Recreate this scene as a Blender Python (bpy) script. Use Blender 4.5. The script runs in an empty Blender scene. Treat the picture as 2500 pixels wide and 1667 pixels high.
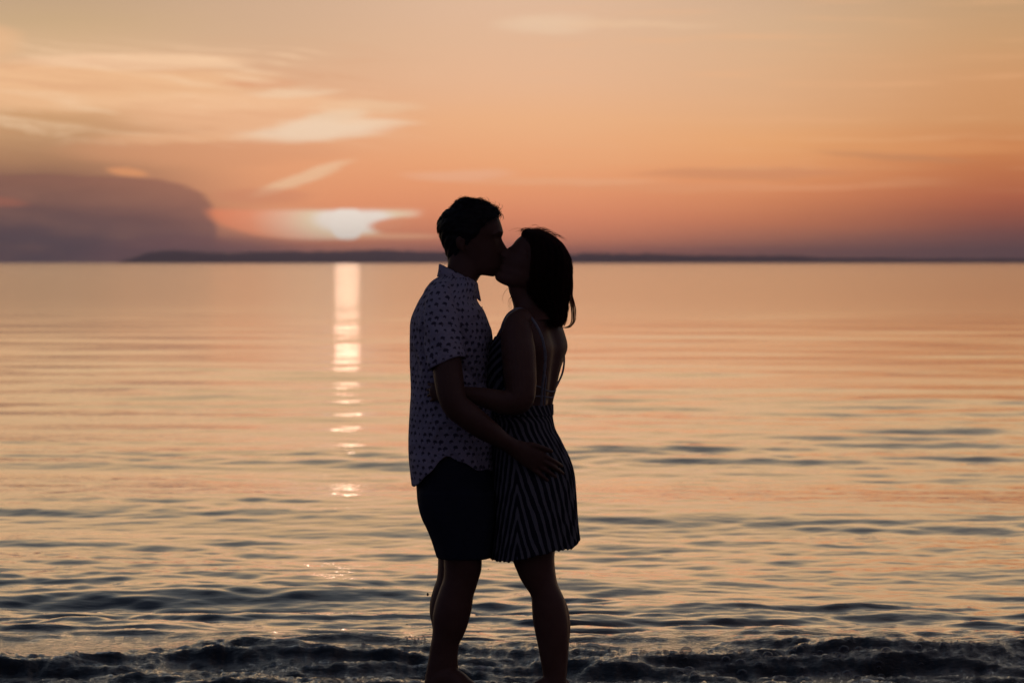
import bpy, math, random
import numpy as np
from mathutils import Vector

random.seed(7)
rng = np.random.RandomState(11)
R = math.radians
C = bpy.context.scene.collection
SC = bpy.context.scene

# ------------------------------------------------------------------ camera
FPX = 9375.0                 # focal length in pixels of a 2500 px wide picture (135 mm)
CAMZ = 1.55
HZ = 640.0                   # picture row of the horizon
D0 = 14.0                    # distance of the couple
cam_d = bpy.data.cameras.new('camera'); cam = bpy.data.objects.new('camera', cam_d); C.objects.link(cam)
cam.location = (0, 0, CAMZ)
cam.rotation_euler = (R(90) - math.atan((833.5 - HZ) / FPX), 0, 0)
cam_d.lens = 135; cam_d.sensor_width = 36
cam_d.clip_start = 0.1; cam_d.clip_end = 200000
cam_d.dof.use_dof = True; cam_d.dof.focus_distance = D0; cam_d.dof.aperture_fstop = 6.3
SC.camera = cam

# ------------------------------------------------------------------ look
SC.view_settings.view_transform = 'Standard'; SC.view_settings.look = 'None'
SC.view_settings.exposure = 0.10; SC.view_settings.gamma = 1.0
SC.view_settings.use_curve_mapping = False
SC.render.engine = 'CYCLES'
SC.cycles.use_denoising = True
SC.cycles.volume_bounces = 1
SC.cycles.max_bounces = 8

def lin(r, g, b, a=1.0):
    f = lambda v: (v/255/12.92) if v/255 <= 0.04045 else ((v/255+0.055)/1.055)**2.4
    return (f(r), f(g), f(b), a)

# ------------------------------------------------------------------ node helper
class NT:
    def __init__(s, tree): s.t = tree; s.n = tree.nodes; s.l = tree.links
    def put(s, sock, v):
        if v is None: return
        if isinstance(v, bpy.types.NodeSocket): s.l.new(v, sock)
        else: sock.default_value = v
    def m(s, op, a, b=None, c=None, clamp=False):
        n = s.n.new('ShaderNodeMath'); n.operation = op; n.use_clamp = clamp
        s.put(n.inputs[0], a); s.put(n.inputs[1], b)
        if c is not None: s.put(n.inputs[2], c)
        return n.outputs[0]
    def add(s, a, b): return s.m('ADD', a, b)
    def sub(s, a, b): return s.m('SUBTRACT', a, b)
    def mul(s, a, b): return s.m('MULTIPLY', a, b)
    def div(s, a, b): return s.m('DIVIDE', a, b)
    def ss(s, v, lo, hi, a=0.0, b=1.0):
        n = s.n.new('ShaderNodeMapRange'); n.interpolation_type = 'SMOOTHSTEP'
        s.put(n.inputs[0], v); n.inputs[1].default_value = lo; n.inputs[2].default_value = hi
        n.inputs[3].default_value = a; n.inputs[4].default_value = b
        return n.outputs[0]
    def lr(s, v, lo, hi, a=0.0, b=1.0):
        n = s.n.new('ShaderNodeMapRange')
        s.put(n.inputs[0], v); n.inputs[1].default_value = lo; n.inputs[2].default_value = hi
        n.inputs[3].default_value = a; n.inputs[4].default_value = b
        return n.outputs[0]
    def mix(s, f, a, b, mode='MIX'):
        n = s.n.new('ShaderNodeMix'); n.data_type = 'RGBA'; n.blend_type = mode
        s.put(n.inputs[0], f); s.put(n.inputs[6], a); s.put(n.inputs[7], b)
        return n.outputs[2]
    def xyz(s, x, y, z):
        n = s.n.new('ShaderNodeCombineXYZ'); s.put(n.inputs[0], x); s.put(n.inputs[1], y); s.put(n.inputs[2], z)
        return n.outputs[0]
    def noise(s, vec, scale=1.0, detail=3.0, rough=0.5, out=0, dist=0.0):
        n = s.n.new('ShaderNodeTexNoise'); s.put(n.inputs['Vector'], vec)
        n.inputs['Scale'].default_value = scale; n.inputs['Detail'].default_value = detail
        n.inputs['Roughness'].default_value = rough; n.inputs['Distortion'].default_value = dist
        return n.outputs[out]
    def ramp(s, f, stops):
        n = s.n.new('ShaderNodeValToRGB'); cr = n.color_ramp
        s.put(n.inputs[0], f)
        stops = sorted(stops, key=lambda q: q[0])
        cr.elements[0].position = stops[0][0]; cr.elements[0].color = stops[0][1]
        cr.elements[1].position = stops[-1][0]; cr.elements[1].color = stops[-1][1]
        for p, c in stops[1:-1]:
            e = cr.elements.new(p); e.color = c
        return n.outputs[0]

# ------------------------------------------------------------------ sky (world)
world = bpy.data.worlds.new('World'); SC.world = world; world.use_nodes = True
W = NT(world.node_tree); W.n.clear()
tc = W.n.new('ShaderNodeTexCoord')
sp = W.n.new('ShaderNodeSeparateXYZ'); W.l.new(tc.outputs['Generated'], sp.inputs[0])
dx, dy, dz = sp.outputs
az = W.m('ARCTAN2', dx, dy)                       # 0 straight out to sea, + to the right
el = W.m('ARCSINE', dz)
U = W.add(W.mul(az, FPX), 1250.0)
V0 = W.sub(HZ, W.mul(el, FPX))
wv = W.xyz(W.div(U, 420.0), W.div(V0, 60.0), 0.0)
wn = W.sub(W.noise(wv, 1.0, 4.0, 0.55), 0.5)
wn2 = W.sub(W.noise(W.xyz(W.div(U, 230.0), W.div(V0, 38.0), 4.0), 1.0, 4.0, 0.6), 0.5)
V = W.add(V0, W.mul(wn, 30.0))
SKY_T = lambda py: math.sqrt(max(0.0, (HZ - py) / FPX) / (math.pi/2))
SKY_E = lambda deg: math.sqrt(deg / 90.0)
t = W.m('SQRT', W.m('MAXIMUM', W.div(el, math.pi/2), 0.0))
tv = W.m('SQRT', W.m('MAXIMUM', W.div(W.div(W.sub(HZ, V), FPX), math.pi/2), 0.0))
high = [(SKY_E(5), lin(220, 186, 146)), (SKY_E(7.5), lin(208, 178, 138)), (SKY_E(11), lin(160, 152, 136)),
        (SKY_E(18), lin(99, 107, 114)), (SKY_E(32), lin(50, 59, 76)), (1.0, lin(27, 33, 48))]
def colramp(rows, hi=high, f=tv):
    return W.ramp(f, [(SKY_T(p), lin(*c)) for p, c in rows] + hi)
r_l = colramp([(640, (84, 71, 78)), (600, (84, 71, 77)), (500, (88, 70, 70)), (440, (134, 98, 82)), (395, (170, 127, 94)), (300, (198, 155, 112)),
               (215, (226, 176, 130)), (150, (216, 180, 142)), (60, (192, 166, 130)), (0, (184, 160, 130))])
r_m = colramp([(640, (140, 90, 92)), (600, (160, 105, 94)), (560, (196, 132, 104)), (500, (226, 155, 112)), (400, (228, 162, 118)),
               (300, (222, 170, 132)), (200, (216, 172, 136)), (100, (204, 172, 140)), (0, (196, 168, 140))])
r_c = colramp([(640, (180, 106, 100)), (610, (204, 124, 100)), (580, (222, 136, 102)), (520, (232, 146, 106)), (460, (236, 158, 112)), (400, (236, 168, 120)),
               (300, (232, 177, 132)), (200, (224, 180, 144)), (100, (217, 180, 148)), (0, (212, 180, 152))])
r_r = colramp([(640, (130, 92, 90)), (610, (148, 98, 86)), (580, (176, 112, 88)), (540, (200, 122, 86)), (480, (217, 137, 92)), (420, (228, 154, 102)),
               (350, (229, 166, 112)), (250, (218, 170, 128)), (150, (212, 172, 134)), (60, (204, 172, 138)), (0, (198, 168, 138))])
r_e = colramp([(640, (112, 84, 84)), (600, (112, 78, 76)), (570, (126, 79, 72)), (520, (156, 88, 68)), (480, (178, 100, 70)), (420, (192, 116, 74)),
               (360, (202, 130, 80)), (300, (204, 146, 98)), (200, (204, 150, 104)), (100, (196, 154, 112)), (0, (184, 152, 116))])
r_b = W.ramp(t, [(0.0, lin(50, 44, 60)), (SKY_E(6), lin(56, 51, 72)), (SKY_E(20), lin(50, 51, 73)), (SKY_E(50), lin(36, 41, 59)), (1.0, lin(27, 33, 48))])
sky = W.mix(W.ss(U, 100, 720), r_l, r_m)
sky = W.mix(W.ss(U, 560, 1250), sky, r_c)
sky = W.mix(W.ss(U, 1300, 2050), sky, r_r)
sky = W.mix(W.ss(U, 1800, 2520), sky, r_e)
absaz = W.m('ABSOLUTE', az)
sky = W.mix(W.ss(absaz, R(12), R(85)), sky, r_b)

def blob(cx, cy, rx, ry, pw=2.0, soft=0.5, warp=0.0, src=None, rot=0.0):
    """soft ellipse mask in sky angles (units of 1/9375 rad)"""
    u = W.sub(U, cx); v = W.sub(V0, cy)
    if warp: v = W.add(v, W.mul(src if src is not None else wn, warp))
    if rot:
        v = W.add(v, W.mul(u, rot))
    a = W.m('POWER', W.m('ABSOLUTE', W.div(u, rx)), pw)
    b = W.m('POWER', W.m('ABSOLUTE', W.div(v, ry)), pw)
    return W.ss(W.add(a, b), 1.0, 1.0 - soft)
def over(s, mask, col, k=1.0):
    return W.mix(W.mul(mask, k) if k != 1.0 else mask, s, col)
# high cloud bank on the left with its bright tips
sky = over(sky, blob(150, 215, 620, 72, 2, 0.8, 70), lin(232, 186, 142), 0.85)
sky = over(sky, blob(-60, 110, 150, 60, 2, 0.8, 60), lin(222, 180, 138), 0.8)
sky = over(sky, blob(330, 154, 330, 22, 2, 0.7, 34, wn2), lin(233, 195, 157), 0.95)
sky = over(sky, blob(620, 285, 400, 62, 2, 0.9, 80), lin(234, 184, 142), 0.7)
sky = over(sky, blob(640, 205, 120, 14, 2, 1.0, 20, wn2), lin(214, 156, 118), 0.7)
sky = over(sky, blob(900, 262, 170, 16, 2, 1.0, 40, wn2), lin(232, 198, 160), 0.6)
sky = over(sky, blob(775, 320, 250, 34, 2, 0.9, 40, wn2, 0.09), lin(236, 210, 180), 0.98)
sky = over(sky, blob(820, 285, 95, 17, 2, 0.9, 40, wn2, 0.12), lin(232, 206, 174), 0.8)
sky = over(sky, blob(500, 372, 430, 44, 2, 0.9, 50), lin(214, 152, 112), 0.55)
sky = over(sky, blob(740, 436, 150, 20, 2, 0.9, 34, wn2, 0.32), lin(236, 196, 156), 0.9)
sky = over(sky, blob(640, 480, 150, 26, 2, 0.9, 20, wn2), lin(206, 136, 104), 0.6)
sky = over(sky, blob(1120, 428, 170, 17, 2, 0.9, 30, wn2), lin(235, 178, 142), 0.7)
sky = over(sky, blob(1380, 445, 300, 11, 2, 0.9, 30, wn2), lin(234, 172, 130), 0.6)
sky = over(sky, blob(1480, 60, 330, 12, 2, 1.0, 50, wn2, -0.02), lin(222, 190, 156), 0.6)
sky = over(sky, blob(1330, 62, 155, 36, 2, 1.0, 40, wn2), lin(222, 194, 164), 0.75)
sky = over(sky, blob(1820, 424, 330, 19, 2, 0.9, 24, wn2), lin(206, 140, 102), 0.6)
sky = over(sky, blob(2180, 385, 240, 13, 2, 0.9, 30, wn2, -0.08), lin(190, 134, 96), 0.5)
sky = over(sky, blob(1750, 458, 520, 13, 2, 0.9, 24, wn2), lin(228, 156, 112), 0.6)
sky = over(sky, blob(2250, 365, 360, 20, 2, 1.0, 24, wn2), lin(222, 156, 104), 0.4)
sky = over(sky, blob(540, 252, 430, 30, 2, 1.0, 66), lin(238, 194, 152), 0.55)
sky = over(sky, blob(470, 338, 280, 17, 2, 1.0, 40, wn2), lin(238, 190, 146), 0.5)
sky = over(sky, blob(720, 230, 150, 15, 2, 1.0, 46, wn2, 0.05), lin(235, 206, 172), 0.65)
sky = over(sky, blob(935, 300, 130, 11, 2, 1.0, 30, wn2), lin(238, 208, 174), 0.5)
# fine streaks through the left hand clouds
stk = W.noise(W.xyz(W.div(U, 330.0), W.div(W.add(W.sub(V0, W.mul(U, 0.09)), W.mul(wn, 40.0)), 24.0), 2.0), 1.0, 6.0, 0.62, dist=0.6)
smk = W.mul(W.ss(W.sub(W.mul(W.sub(V0, 230.0), W.sub(V0, 230.0)), 0.0), 150.0**2, 60.0**2), W.ss(U, 1150, 700))
sky = over(sky, W.mul(smk, W.ss(stk, 0.50, 0.68)), lin(240, 206, 168), 0.55)
sky = over(sky, W.mul(smk, W.ss(stk, 0.48, 0.32)), lin(206, 152, 114), 0.3)
stk2 = W.noise(W.xyz(W.div(U, 420.0), W.div(V0, 22.0), 7.0), 1.0, 3.0, 0.55)
sky = over(sky, W.mul(W.ss(U, 900, 1600), W.mul(W.ss(stk2, 0.5, 0.75), W.ss(V0, 520, 380))), lin(232, 178, 132), 0.35)
# the dark cloud bank low on the left
dark = W.mix(W.ss(V0, 430, 600), lin(136, 97, 82), lin(88, 73, 78))
dark = W.mix(W.ss(U, 60, 620), dark, W.mix(W.ss(V0, 430, 620), lin(160, 110, 90), lin(110, 82, 84)))
mot = W.noise(W.xyz(W.div(U, 260.0), W.div(V0, 46.0), 9.0), 1.0, 4.0, 0.55)
dark = W.mix(W.mul(W.ss(mot, 0.45, 0.75), 0.45), dark, lin(158, 112, 92))
dark = W.mix(W.mul(W.ss(mot, 0.5, 0.25), 0.3), dark, lin(84, 66, 72))
sky = over(sky, blob(60, 622, 482, 196, 4.5, 0.2, 34, wn2), dark, 0.96)
sky = over(sky, blob(480, 630, 330, 62, 2.0, 0.8), lin(122, 86, 86), 0.8)
sky = over(sky, blob(315, 420, 62, 13, 2, 0.8, 20, wn2, -0.1), lin(222, 152, 104), 0.85)
sky = over(sky, blob(-10, 492, 105, 15, 2, 0.8, 16, wn2, -0.06), lin(160, 100, 82), 0.7)
# duskier air right above the far shore
sky = over(sky, W.mul(W.mul(W.ss(V0, 586, 626), W.ss(U, 1500, 900)), W.ss(U, 480, 800)), lin(182, 110, 100), 0.5)
# glow of the sun and the clear lens of sky around it
su = W.sub(U, 850.0); sv = W.sub(V0, 548.0)
r2 = W.m('SQRT', W.add(W.m('POWER', W.mul(su, 0.62), 2.0), W.m('POWER', sv, 2.0)))
sky = over(sky, W.m('EXPONENT', W.mul(r2, -1/95.0)), lin(248, 156, 108), 0.62)
lens = W.mul(blob(768, 514, 280, 78, 2.0, 0.3, 10, wn2), W.ss(W.add(V0, W.mul(wn2, 14.0)), 504, 521))
notch = blob(1010, 553, 122, 27, 2.0, 0.5)
lens = W.mul(lens, W.sub(1.0, W.mul(notch, 0.95)))
r3 = W.m('SQRT', W.add(W.m('POWER', W.mul(W.sub(U, 862), 0.42), 2.0), W.m('POWER', W.mul(W.sub(V0, 535), 1.15), 2.0)))
lc = W.ramp(W.div(r3, 160.0), [(0.0, lin(249, 234, 220)), (0.20, lin(249, 233, 218)), (0.29, lin(241, 212, 178)), (0.44, lin(243, 188, 156)),
                               (0.66, lin(241, 154, 114)), (0.88, lin(233, 140, 100)), (1.0, lin(226, 136, 96))])
sky = over(sky, lens, lc)
sky = over(sky, blob(960, 577, 170, 9, 2, 1.0), lin(244, 180, 138), 0.75)
# the sun itself, cut by the cloud above and below
disc = W.ss(W.m('SQRT', W.add(W.m('POWER', W.sub(U, 848.0), 2.0), W.m('POWER', W.sub(V0, 546.0), 2.0))), 45.0, 39.0)
disc = W.mul(W.mul(disc, W.ss(V0, 506, 516)), W.ss(V0, 590, 580))
sky = over(sky, disc, lin(250, 236, 222))
# below the horizon (hidden by water)
ns = W.n.new('ShaderNodeTexSky'); ns.sky_type = 'NISHITA'; ns.sun_disc = False
ns.sun_elevation = R(0.6); ns.sun_rotation = R(-2.46); ns.air_density = 1.6; ns.dust_density = 4.0
bg1 = W.n.new('ShaderNodeBackground'); W.l.new(sky, bg1.inputs[0]); bg1.inputs[1].default_value = 1.0
bg2 = W.n.new('ShaderNodeBackground'); W.l.new(ns.outputs[0], bg2.inputs[0]); bg2.inputs[1].default_value = 0.02
ash = W.n.new('ShaderNodeAddShader'); W.l.new(bg1.outputs[0], ash.inputs[0]); W.l.new(bg2.outputs[0], ash.inputs[1])
wo = W.n.new('ShaderNodeOutputWorld'); W.l.new(ash.outputs[0], wo.inputs[0])
world.cycles.sampling_method = 'MANUAL'; world.cycles.sample_map_resolution = 2048

# ------------------------------------------------------------------ sun
sl = bpy.data.lights.new('sun', 'SUN'); so = bpy.data.objects.new('sun', sl); C.objects.link(so)
sl.energy = 0.0004; sl.angle = R(0.40); sl.color = (1.0, 0.66, 0.48)
_d = Vector((math.sin(R(-2.46)) * math.cos(R(0.58)), math.cos(R(-2.46)) * math.cos(R(0.58)), math.sin(R(0.58))))
so.rotation_euler = _d.to_track_quat('Z', 'Y').to_euler()
so.location = (-5, 100, 5)

# ------------------------------------------------------------------ object helpers
def link(name, me, parent=None, mat=None):
    o = bpy.data.objects.new(name, me); C.objects.link(o)
    if parent: o.parent = parent
    if mat: me.materials.append(mat)
    return o
def np_mesh(name, verts, quads, smooth=True, uvs=None, tris=None):
    verts = np.asarray(verts, dtype=np.float32).reshape(-1, 3)
    me = bpy.data.meshes.new(name)
    quads = np.asarray(quads, dtype=np.int32).reshape(-1, 4)
    nt = 0 if tris is None else len(tris)
    loops = quads.ravel()
    starts = np.arange(len(quads), dtype=np.int32) * 4
    tot = np.full(len(quads), 4, dtype=np.int32)
    if nt:
        tris = np.asarray(tris, dtype=np.int32).reshape(-1, 3)
        starts = np.concatenate([starts, len(loops) + np.arange(nt, dtype=np.int32)*3])
        loops = np.concatenate([loops, tris.ravel()])
        tot = np.concatenate([tot, np.full(nt, 3, dtype=np.int32)])
    me.vertices.add(len(verts)); me.vertices.foreach_set('co', verts.ravel())
    me.loops.add(len(loops)); me.loops.foreach_set('vertex_index', loops)
    me.polygons.add(len(starts)); me.polygons.foreach_set('loop_start', starts)
    me.polygons.foreach_set('loop_total', tot)
    me.polygons.foreach_set('use_smooth', np.full(len(starts), smooth, dtype=bool))
    if uvs is not None:
        uvs = np.asarray(uvs, dtype=np.float32)
        uvl = me.uv_layers.new(name='UVMap')
        uvl.data.foreach_set('uv', uvs[loops].ravel())
    me.update(calc_edges=True); me.validate()
    return me
class MB:
    """collects vertices / quads / tris (and uv) into one mesh"""
    def __init__(s): s.v = []; s.q = []; s.t = []; s.uv = []; s.n = 0
    def grid(s, P, UV=None, closed=True, cap0=False, cap1=False):
        nr, nc = P.shape[:2]; b = s.n
        s.v.append(P.reshape(-1, 3)); s.uv.append((UV if UV is not None else np.zeros((nr, nc, 2))).reshape(-1, 2))
        i = np.arange(nr-1)[:, None]; j = np.arange(nc if closed else nc-1)[None, :]; j2 = (j+1) % nc
        q = np.stack([b+i*nc+j+0*i, b+i*nc+j2+0*i, b+(i+1)*nc+j2, b+(i+1)*nc+j], -1).reshape(-1, 4)
        s.q.append(q); s.n += nr*nc
        for flag, row in ((cap0, 0), (cap1, nr-1)):
            if flag:
                s.v.append(P[row].mean(0)[None]); s.uv.append(np.zeros((1, 2))); c = s.n; s.n += 1
                jj = np.arange(nc); k = (jj+1) % nc
                a = b+row*nc+jj; d = b+row*nc+k
                s.t.append(np.stack([np.full(nc, c), d, a] if row == 0 else [np.full(nc, c), a, d], -1))
    def mesh(s, name, smooth=True, uv=False):
        return np_mesh(name, np.concatenate(s.v), np.concatenate(s.q) if s.q else np.zeros((0, 4)), smooth,
                       np.concatenate(s.uv) if uv else None, np.concatenate(s.t) if s.t else None)
def evaluated(me, voxel, smooth_it=3, name='m'):
    """one continuous skin over everything in the mesh"""
    o = bpy.data.objects.new('tmp', me); C.objects.link(o)
    m = o.modifiers.new('r', 'REMESH'); m.mode = 'VOXEL'; m.voxel_size = voxel; m.use_smooth_shade = True
    if smooth_it:
        k = o.modifiers.new('s', 'SMOOTH'); k.factor = 0.5; k.iterations = smooth_it
    dg = bpy.context.evaluated_depsgraph_get()
    out = bpy.data.meshes.new_from_object(o.evaluated_get(dg)); out.name = name
    bpy.data.objects.remove(o); bpy.data.meshes.remove(me)
    out.polygons.foreach_set('use_smooth', np.ones(len(out.polygons), dtype=bool))
    out.materials.clear()
    return out
def props(o, **k):
    for a, b in k.items(): o[a] = b
    return o

# value noise
_tab = rng.rand(256, 256).astype(np.float32)
def vnoise(x, y):
    xi = np.floor(x).astype(np.int64); yi = np.floor(y).astype(np.int64)
    fx = x-xi; fy = y-yi; fx = fx*fx*fx*(fx*(fx*6-15)+10); fy = fy*fy*fy*(fy*(fy*6-15)+10)
    a = _tab[yi & 255, xi & 255]; b = _tab[yi & 255, (xi+1) & 255]
    c = _tab[(yi+1) & 255, xi & 255]; d = _tab[(yi+1) & 255, (xi+1) & 255]
    return (a*(1-fx)+b*fx)*(1-fy)+(c*(1-fx)+d*fx)*fy
def fbm(x, y, o=4, g=0.5, l=2.03):
    s = 0; a = 1; t_ = 0
    for i in range(o):
        s = s+a*vnoise(x+17.3*i, y+9.1*i); t_ += a; a *= g; x = x*l; y = y*l
    return s/t_

# world point seen at picture position (px, py of 2500 x 1667) at depth Y
_th = math.atan((833.5 - HZ) / FPX); _ct, _st = math.cos(_th), math.sin(_th)
def PX(px, Y): return (px - 1250.0) / FPX * Y * 1.0003
def PZ(py, Y): return CAMZ - Y * np.tan(_th + np.arctan((np.asarray(py, dtype=float) - 833.5) / FPX))
def P3(px, py, yr): return np.array([PX(px, D0+yr), D0+yr, PZ(py, D0+yr)])
PXM = D0 / FPX               # metres per picture pixel at the couple

# ------------------------------------------------------------------ materials
def material(name, base=(0.2, 0.2, 0.2), rough=0.6, spec=0.5, **kw):
    m = bpy.data.materials.new(name); m.use_nodes = True
    b = m.node_tree.nodes['Principled BSDF']
    b.inputs['Base Color'].default_value = (*base, 1); b.inputs['Roughness'].default_value = rough
    b.inputs['Specular IOR Level'].default_value = spec
    return m, NT(m.node_tree), b
def bump(N, b, h, strength, dist):
    n = N.n.new('ShaderNodeBump'); n.inputs['Strength'].default_value = strength; n.inputs['Distance'].default_value = dist
    N.l.new(h, n.inputs['Height']); N.l.new(n.outputs[0], b.inputs['Normal']); return n

def mat_water():
    m, N, b = material('water', (0.006, 0.012, 0.016), 0.02, 0.5)
    b.inputs['IOR'].default_value = 1.333
    tcn = N.n.new('ShaderNodeTexCoord'); s = N.n.new('ShaderNodeSeparateXYZ'); N.l.new(tcn.outputs['Object'], s.inputs[0])
    X, Y, Z = s.outputs
    v1 = N.xyz(N.mul(X, 2.2), N.mul(Y, 3.2), 0.0)
    n1 = N.noise(v1, 1.0, 3.0, 0.5)
    v2 = N.xyz(N.mul(X, 14.0), N.mul(Y, 17.0), 0.0)
    n2 = N.noise(v2, 1.0, 3.0, 0.55)
    k1 = N.lr(Y, 22.0, 160.0, 1.0, 0.25)
    k2 = N.lr(Y, 15.5, 21.0, 1.0, 0.12)
    v3 = N.xyz(N.mul(X, 45.0), N.mul(Y, 40.0), 0.0)
    n3 = N.noise(v3, 1.0, 4.0, 0.65)
    k3 = N.lr(Y, 15.2, 16.2, 1.0, 0.0)
    h = N.add(N.add(N.mul(N.mul(n1, 0.012), k1), N.mul(N.mul(n2, 0.0022), k2)), N.mul(N.mul(n3, 0.0045), k3))
    N.l.new(N.add(N.add(N.lr(Y, 22.0, 60.0, 0.02, 0.06), N.lr(Y, 14.9, 15.5, 0.06, 0.0)), N.lr(Y, 60.0, 120.0, 0.0, 0.05)), b.inputs['Roughness'])
    bn = bump(N, b, h, 1.0, 1.0)
    fr = N.n.new('ShaderNodeFresnel'); fr.inputs[0].default_value = 1.333; N.l.new(bn.outputs[0], fr.inputs[1])
    gl = N.n.new('ShaderNodeBsdfGlossy'); gl.inputs[0].default_value = (1, 0.965, 0.925, 1)
    N.l.new(b.inputs['Roughness'].links[0].from_socket, gl.inputs['Roughness']); N.l.new(bn.outputs[0], gl.inputs['Normal'])
    df = N.n.new('ShaderNodeBsdfDiffuse'); df.inputs[0].default_value = (0.010, 0.016, 0.021, 1)
    mx = N.n.new('ShaderNodeMixShader'); N.l.new(N.m('MINIMUM', N.mul(fr.outputs[0], 1.32), 0.98), mx.inputs[0])
    N.l.new(df.outputs[0], mx.inputs[1]); N.l.new(gl.outputs[0], mx.inputs[2]); N.l.new(mx.outputs[0], N.n['Material Output'].inputs[0])
    N.n.remove(b)
    return m
def mat_skin(name, base):
    m, N, b = material(name, base, 0.5, 0.4)
    tcn = N.n.new('ShaderNodeTexCoord')
    n1 = N.noise(tcn.outputs['Object'], 14.0, 4.0, 0.6)
    N.l.new(N.mix(N.lr(n1, 0.3, 0.7), (*base, 1), (base[0]*0.8, base[1]*0.68, base[2]*0.62, 1)), b.inputs['Base Color'])
    bump(N, b, N.noise(tcn.outputs['Object'], 260.0, 3.0, 0.6), 0.25, 0.002)
    b.inputs['Subsurface Weight'].default_value = 0.0
    return m
def mat_hair(name, base, tr, k=0.35):
    m, N, b = material(name, base, 0.42, 0.35)
    t_ = N.n.new('ShaderNodeBsdfTranslucent'); t_.inputs[0].default_value = (*tr, 1)
    a = N.n.new('ShaderNodeMixShader'); a.inputs[0].default_value = k
    N.l.new(b.outputs[0], a.inputs[1]); N.l.new(t_.outputs[0], a.inputs[2])
    N.l.new(a.outputs[0], N.n['Material Output'].inputs[0])
    tcn = N.n.new('ShaderNodeTexCoord')
    bump(N, b, N.noise(tcn.outputs['Object'], 180.0, 3.0, 0.6), 0.5, 0.003)
    return m
def mat_shirt():
    m, N, b = material('shirt_cotton', (0.5, 0.48, 0.56), 0.85, 0.2)
    uvn = N.n.new('ShaderNodeUVMap'); s = N.n.new('ShaderNodeSeparateXYZ'); N.l.new(uvn.outputs[0], s.inputs[0])
    wob = N.n.new('ShaderNodeTexNoise'); N.l.new(uvn.outputs[0], wob.inputs['Vector']); wob.inputs['Scale'].default_value = 9.0
    sw = N.n.new('ShaderNodeSeparateXYZ'); N.l.new(wob.outputs['Color'], sw.inputs[0])
    u = N.add(s.outputs[0], N.mul(N.sub(sw.outputs[0], 0.5), 0.02)); v = N.add(s.outputs[1], N.mul(N.sub(sw.outputs[1], 0.5), 0.02))
    RH, RW = 0.0235, 0.029
    row = N.m('FLOOR', N.div(v, RH)); fv = N.m('FRACT', N.div(v, RH))
    uo = N.add(N.div(u, RW), N.mul(N.m('FRACT', N.mul(row, 0.5)), 1.0))
    colx = N.m('FLOOR', uo); fu = N.m('FRACT', uo)
    wn_ = N.n.new('ShaderNodeTexWhiteNoise'); wn_.noise_dimensions = '2D'; N.l.new(N.xyz(colx, row, 0.0), wn_.inputs['Vector'])
    ra = N.n.new('ShaderNodeSeparateXYZ'); N.l.new(wn_.outputs['Color'], ra.inputs[0])
    cx = N.lr(ra.outputs[0], 0, 1, 0.32, 0.68); cy = N.lr(ra.outputs[1], 0, 1, 0.3, 0.58); sz = N.lr(ra.outputs[2], 0, 1, 0.15, 0.36)
    du = N.div(N.sub(fu, cx), sz); dv = N.div(N.sub(fv, cy), N.mul(sz, 1.0))
    dvp = N.mul(dv, N.add(0.85, N.mul(N.m('LESS_THAN', dv, 0.0), 1.6)))     # domed top, flat foot: leaf-like stamp
    edge = N.mul(N.sub(N.noise(uvn.outputs[0], 160.0, 2.0, 0.6), 0.5), 1.3)
    d = N.add(N.m('SQRT', N.add(N.m('POWER', du, 2.0), N.m('POWER', N.m('ABSOLUTE', dvp), 2.0))), edge)
    # small foot under the dome
    fd = N.add(N.m('ABSOLUTE', N.div(N.add(du, 0.45), 0.35)), N.m('ABSOLUTE', N.div(N.add(dv, 0.75), 0.6)))
    msk = N.m('MAXIMUM', N.ss(d, 1.08, 0.86), N.ss(fd, 1.1, 0.8))
    N.l.new(N.mix(msk, (0.47, 0.44, 0.54, 1), (0.09, 0.082, 0.125, 1)), b.inputs['Base Color'])
    tcn = N.n.new('ShaderNodeTexCoord')
    h = N.add(N.mul(N.noise(tcn.outputs['Object'], 9.0, 3.0, 0.5, dist=0.8), 1.0), N.mul(N.noise(tcn.outputs['Object'], 35.0, 3.0, 0.6), 0.15))
    bump(N, b, h, 0.9, 0.035)
    return m
def mat_dress():
    m, N, b = material('dress_stripes', (0.3, 0.3, 0.32), 0.85, 0.2)
    uvn = N.n.new('ShaderNodeUVMap'); s = N.n.new('ShaderNodeSeparateXYZ'); N.l.new(uvn.outputs[0], s.inputs[0])
    st = N.add(s.outputs[0], N.mul(N.sub(N.noise(uvn.outputs[0], 9.0, 4.0, 0.6), 0.5), 0.022))
    f = N.m('FRACT', N.div(st, 0.031))
    msk = N.mul(N.ss(f, 0.0, 0.08), N.ss(f, 0.5, 0.42))
    N.l.new(N.mix(msk, (0.018, 0.02, 0.032, 1), (0.20, 0.20, 0.215, 1)), b.inputs['Base Color'])
    tcn = N.n.new('ShaderNodeTexCoord')
    bump(N, b, N.noise(tcn.outputs['Object'], 60.0, 3.0, 0.6), 0.6, 0.004)
    return m
def mat_plain(name, base, rough, bs=60.0, bd=0.004, bst=0.5):
    m, N, b = material(name, base, rough, 0.3)
    tcn = N.n.new('ShaderNodeTexCoord')
    n1 = N.noise(tcn.outputs['Object'], bs*0.3, 4.0, 0.6)
    N.l.new(N.mix(n1, (base[0]*0.6, base[1]*0.6, base[2]*0.6, 1), (base[0]*1.35, base[1]*1.35, base[2]*1.35, 1)), b.inputs['Base Color'])
    bump(N, b, N.noise(tcn.outputs['Object'], bs, 4.0, 0.6), bst, bd)
    return m
M_water = mat_water()
M_skin_m = mat_skin('skin_tanned', (0.15, 0.075, 0.05))
M_skin_w = mat_skin('skin_warm', (0.18, 0.09, 0.06))
M_hair_m = mat_hair('hair_dark', (0.020, 0.018, 0.020), (0.05, 0.02, 0.01))
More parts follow.
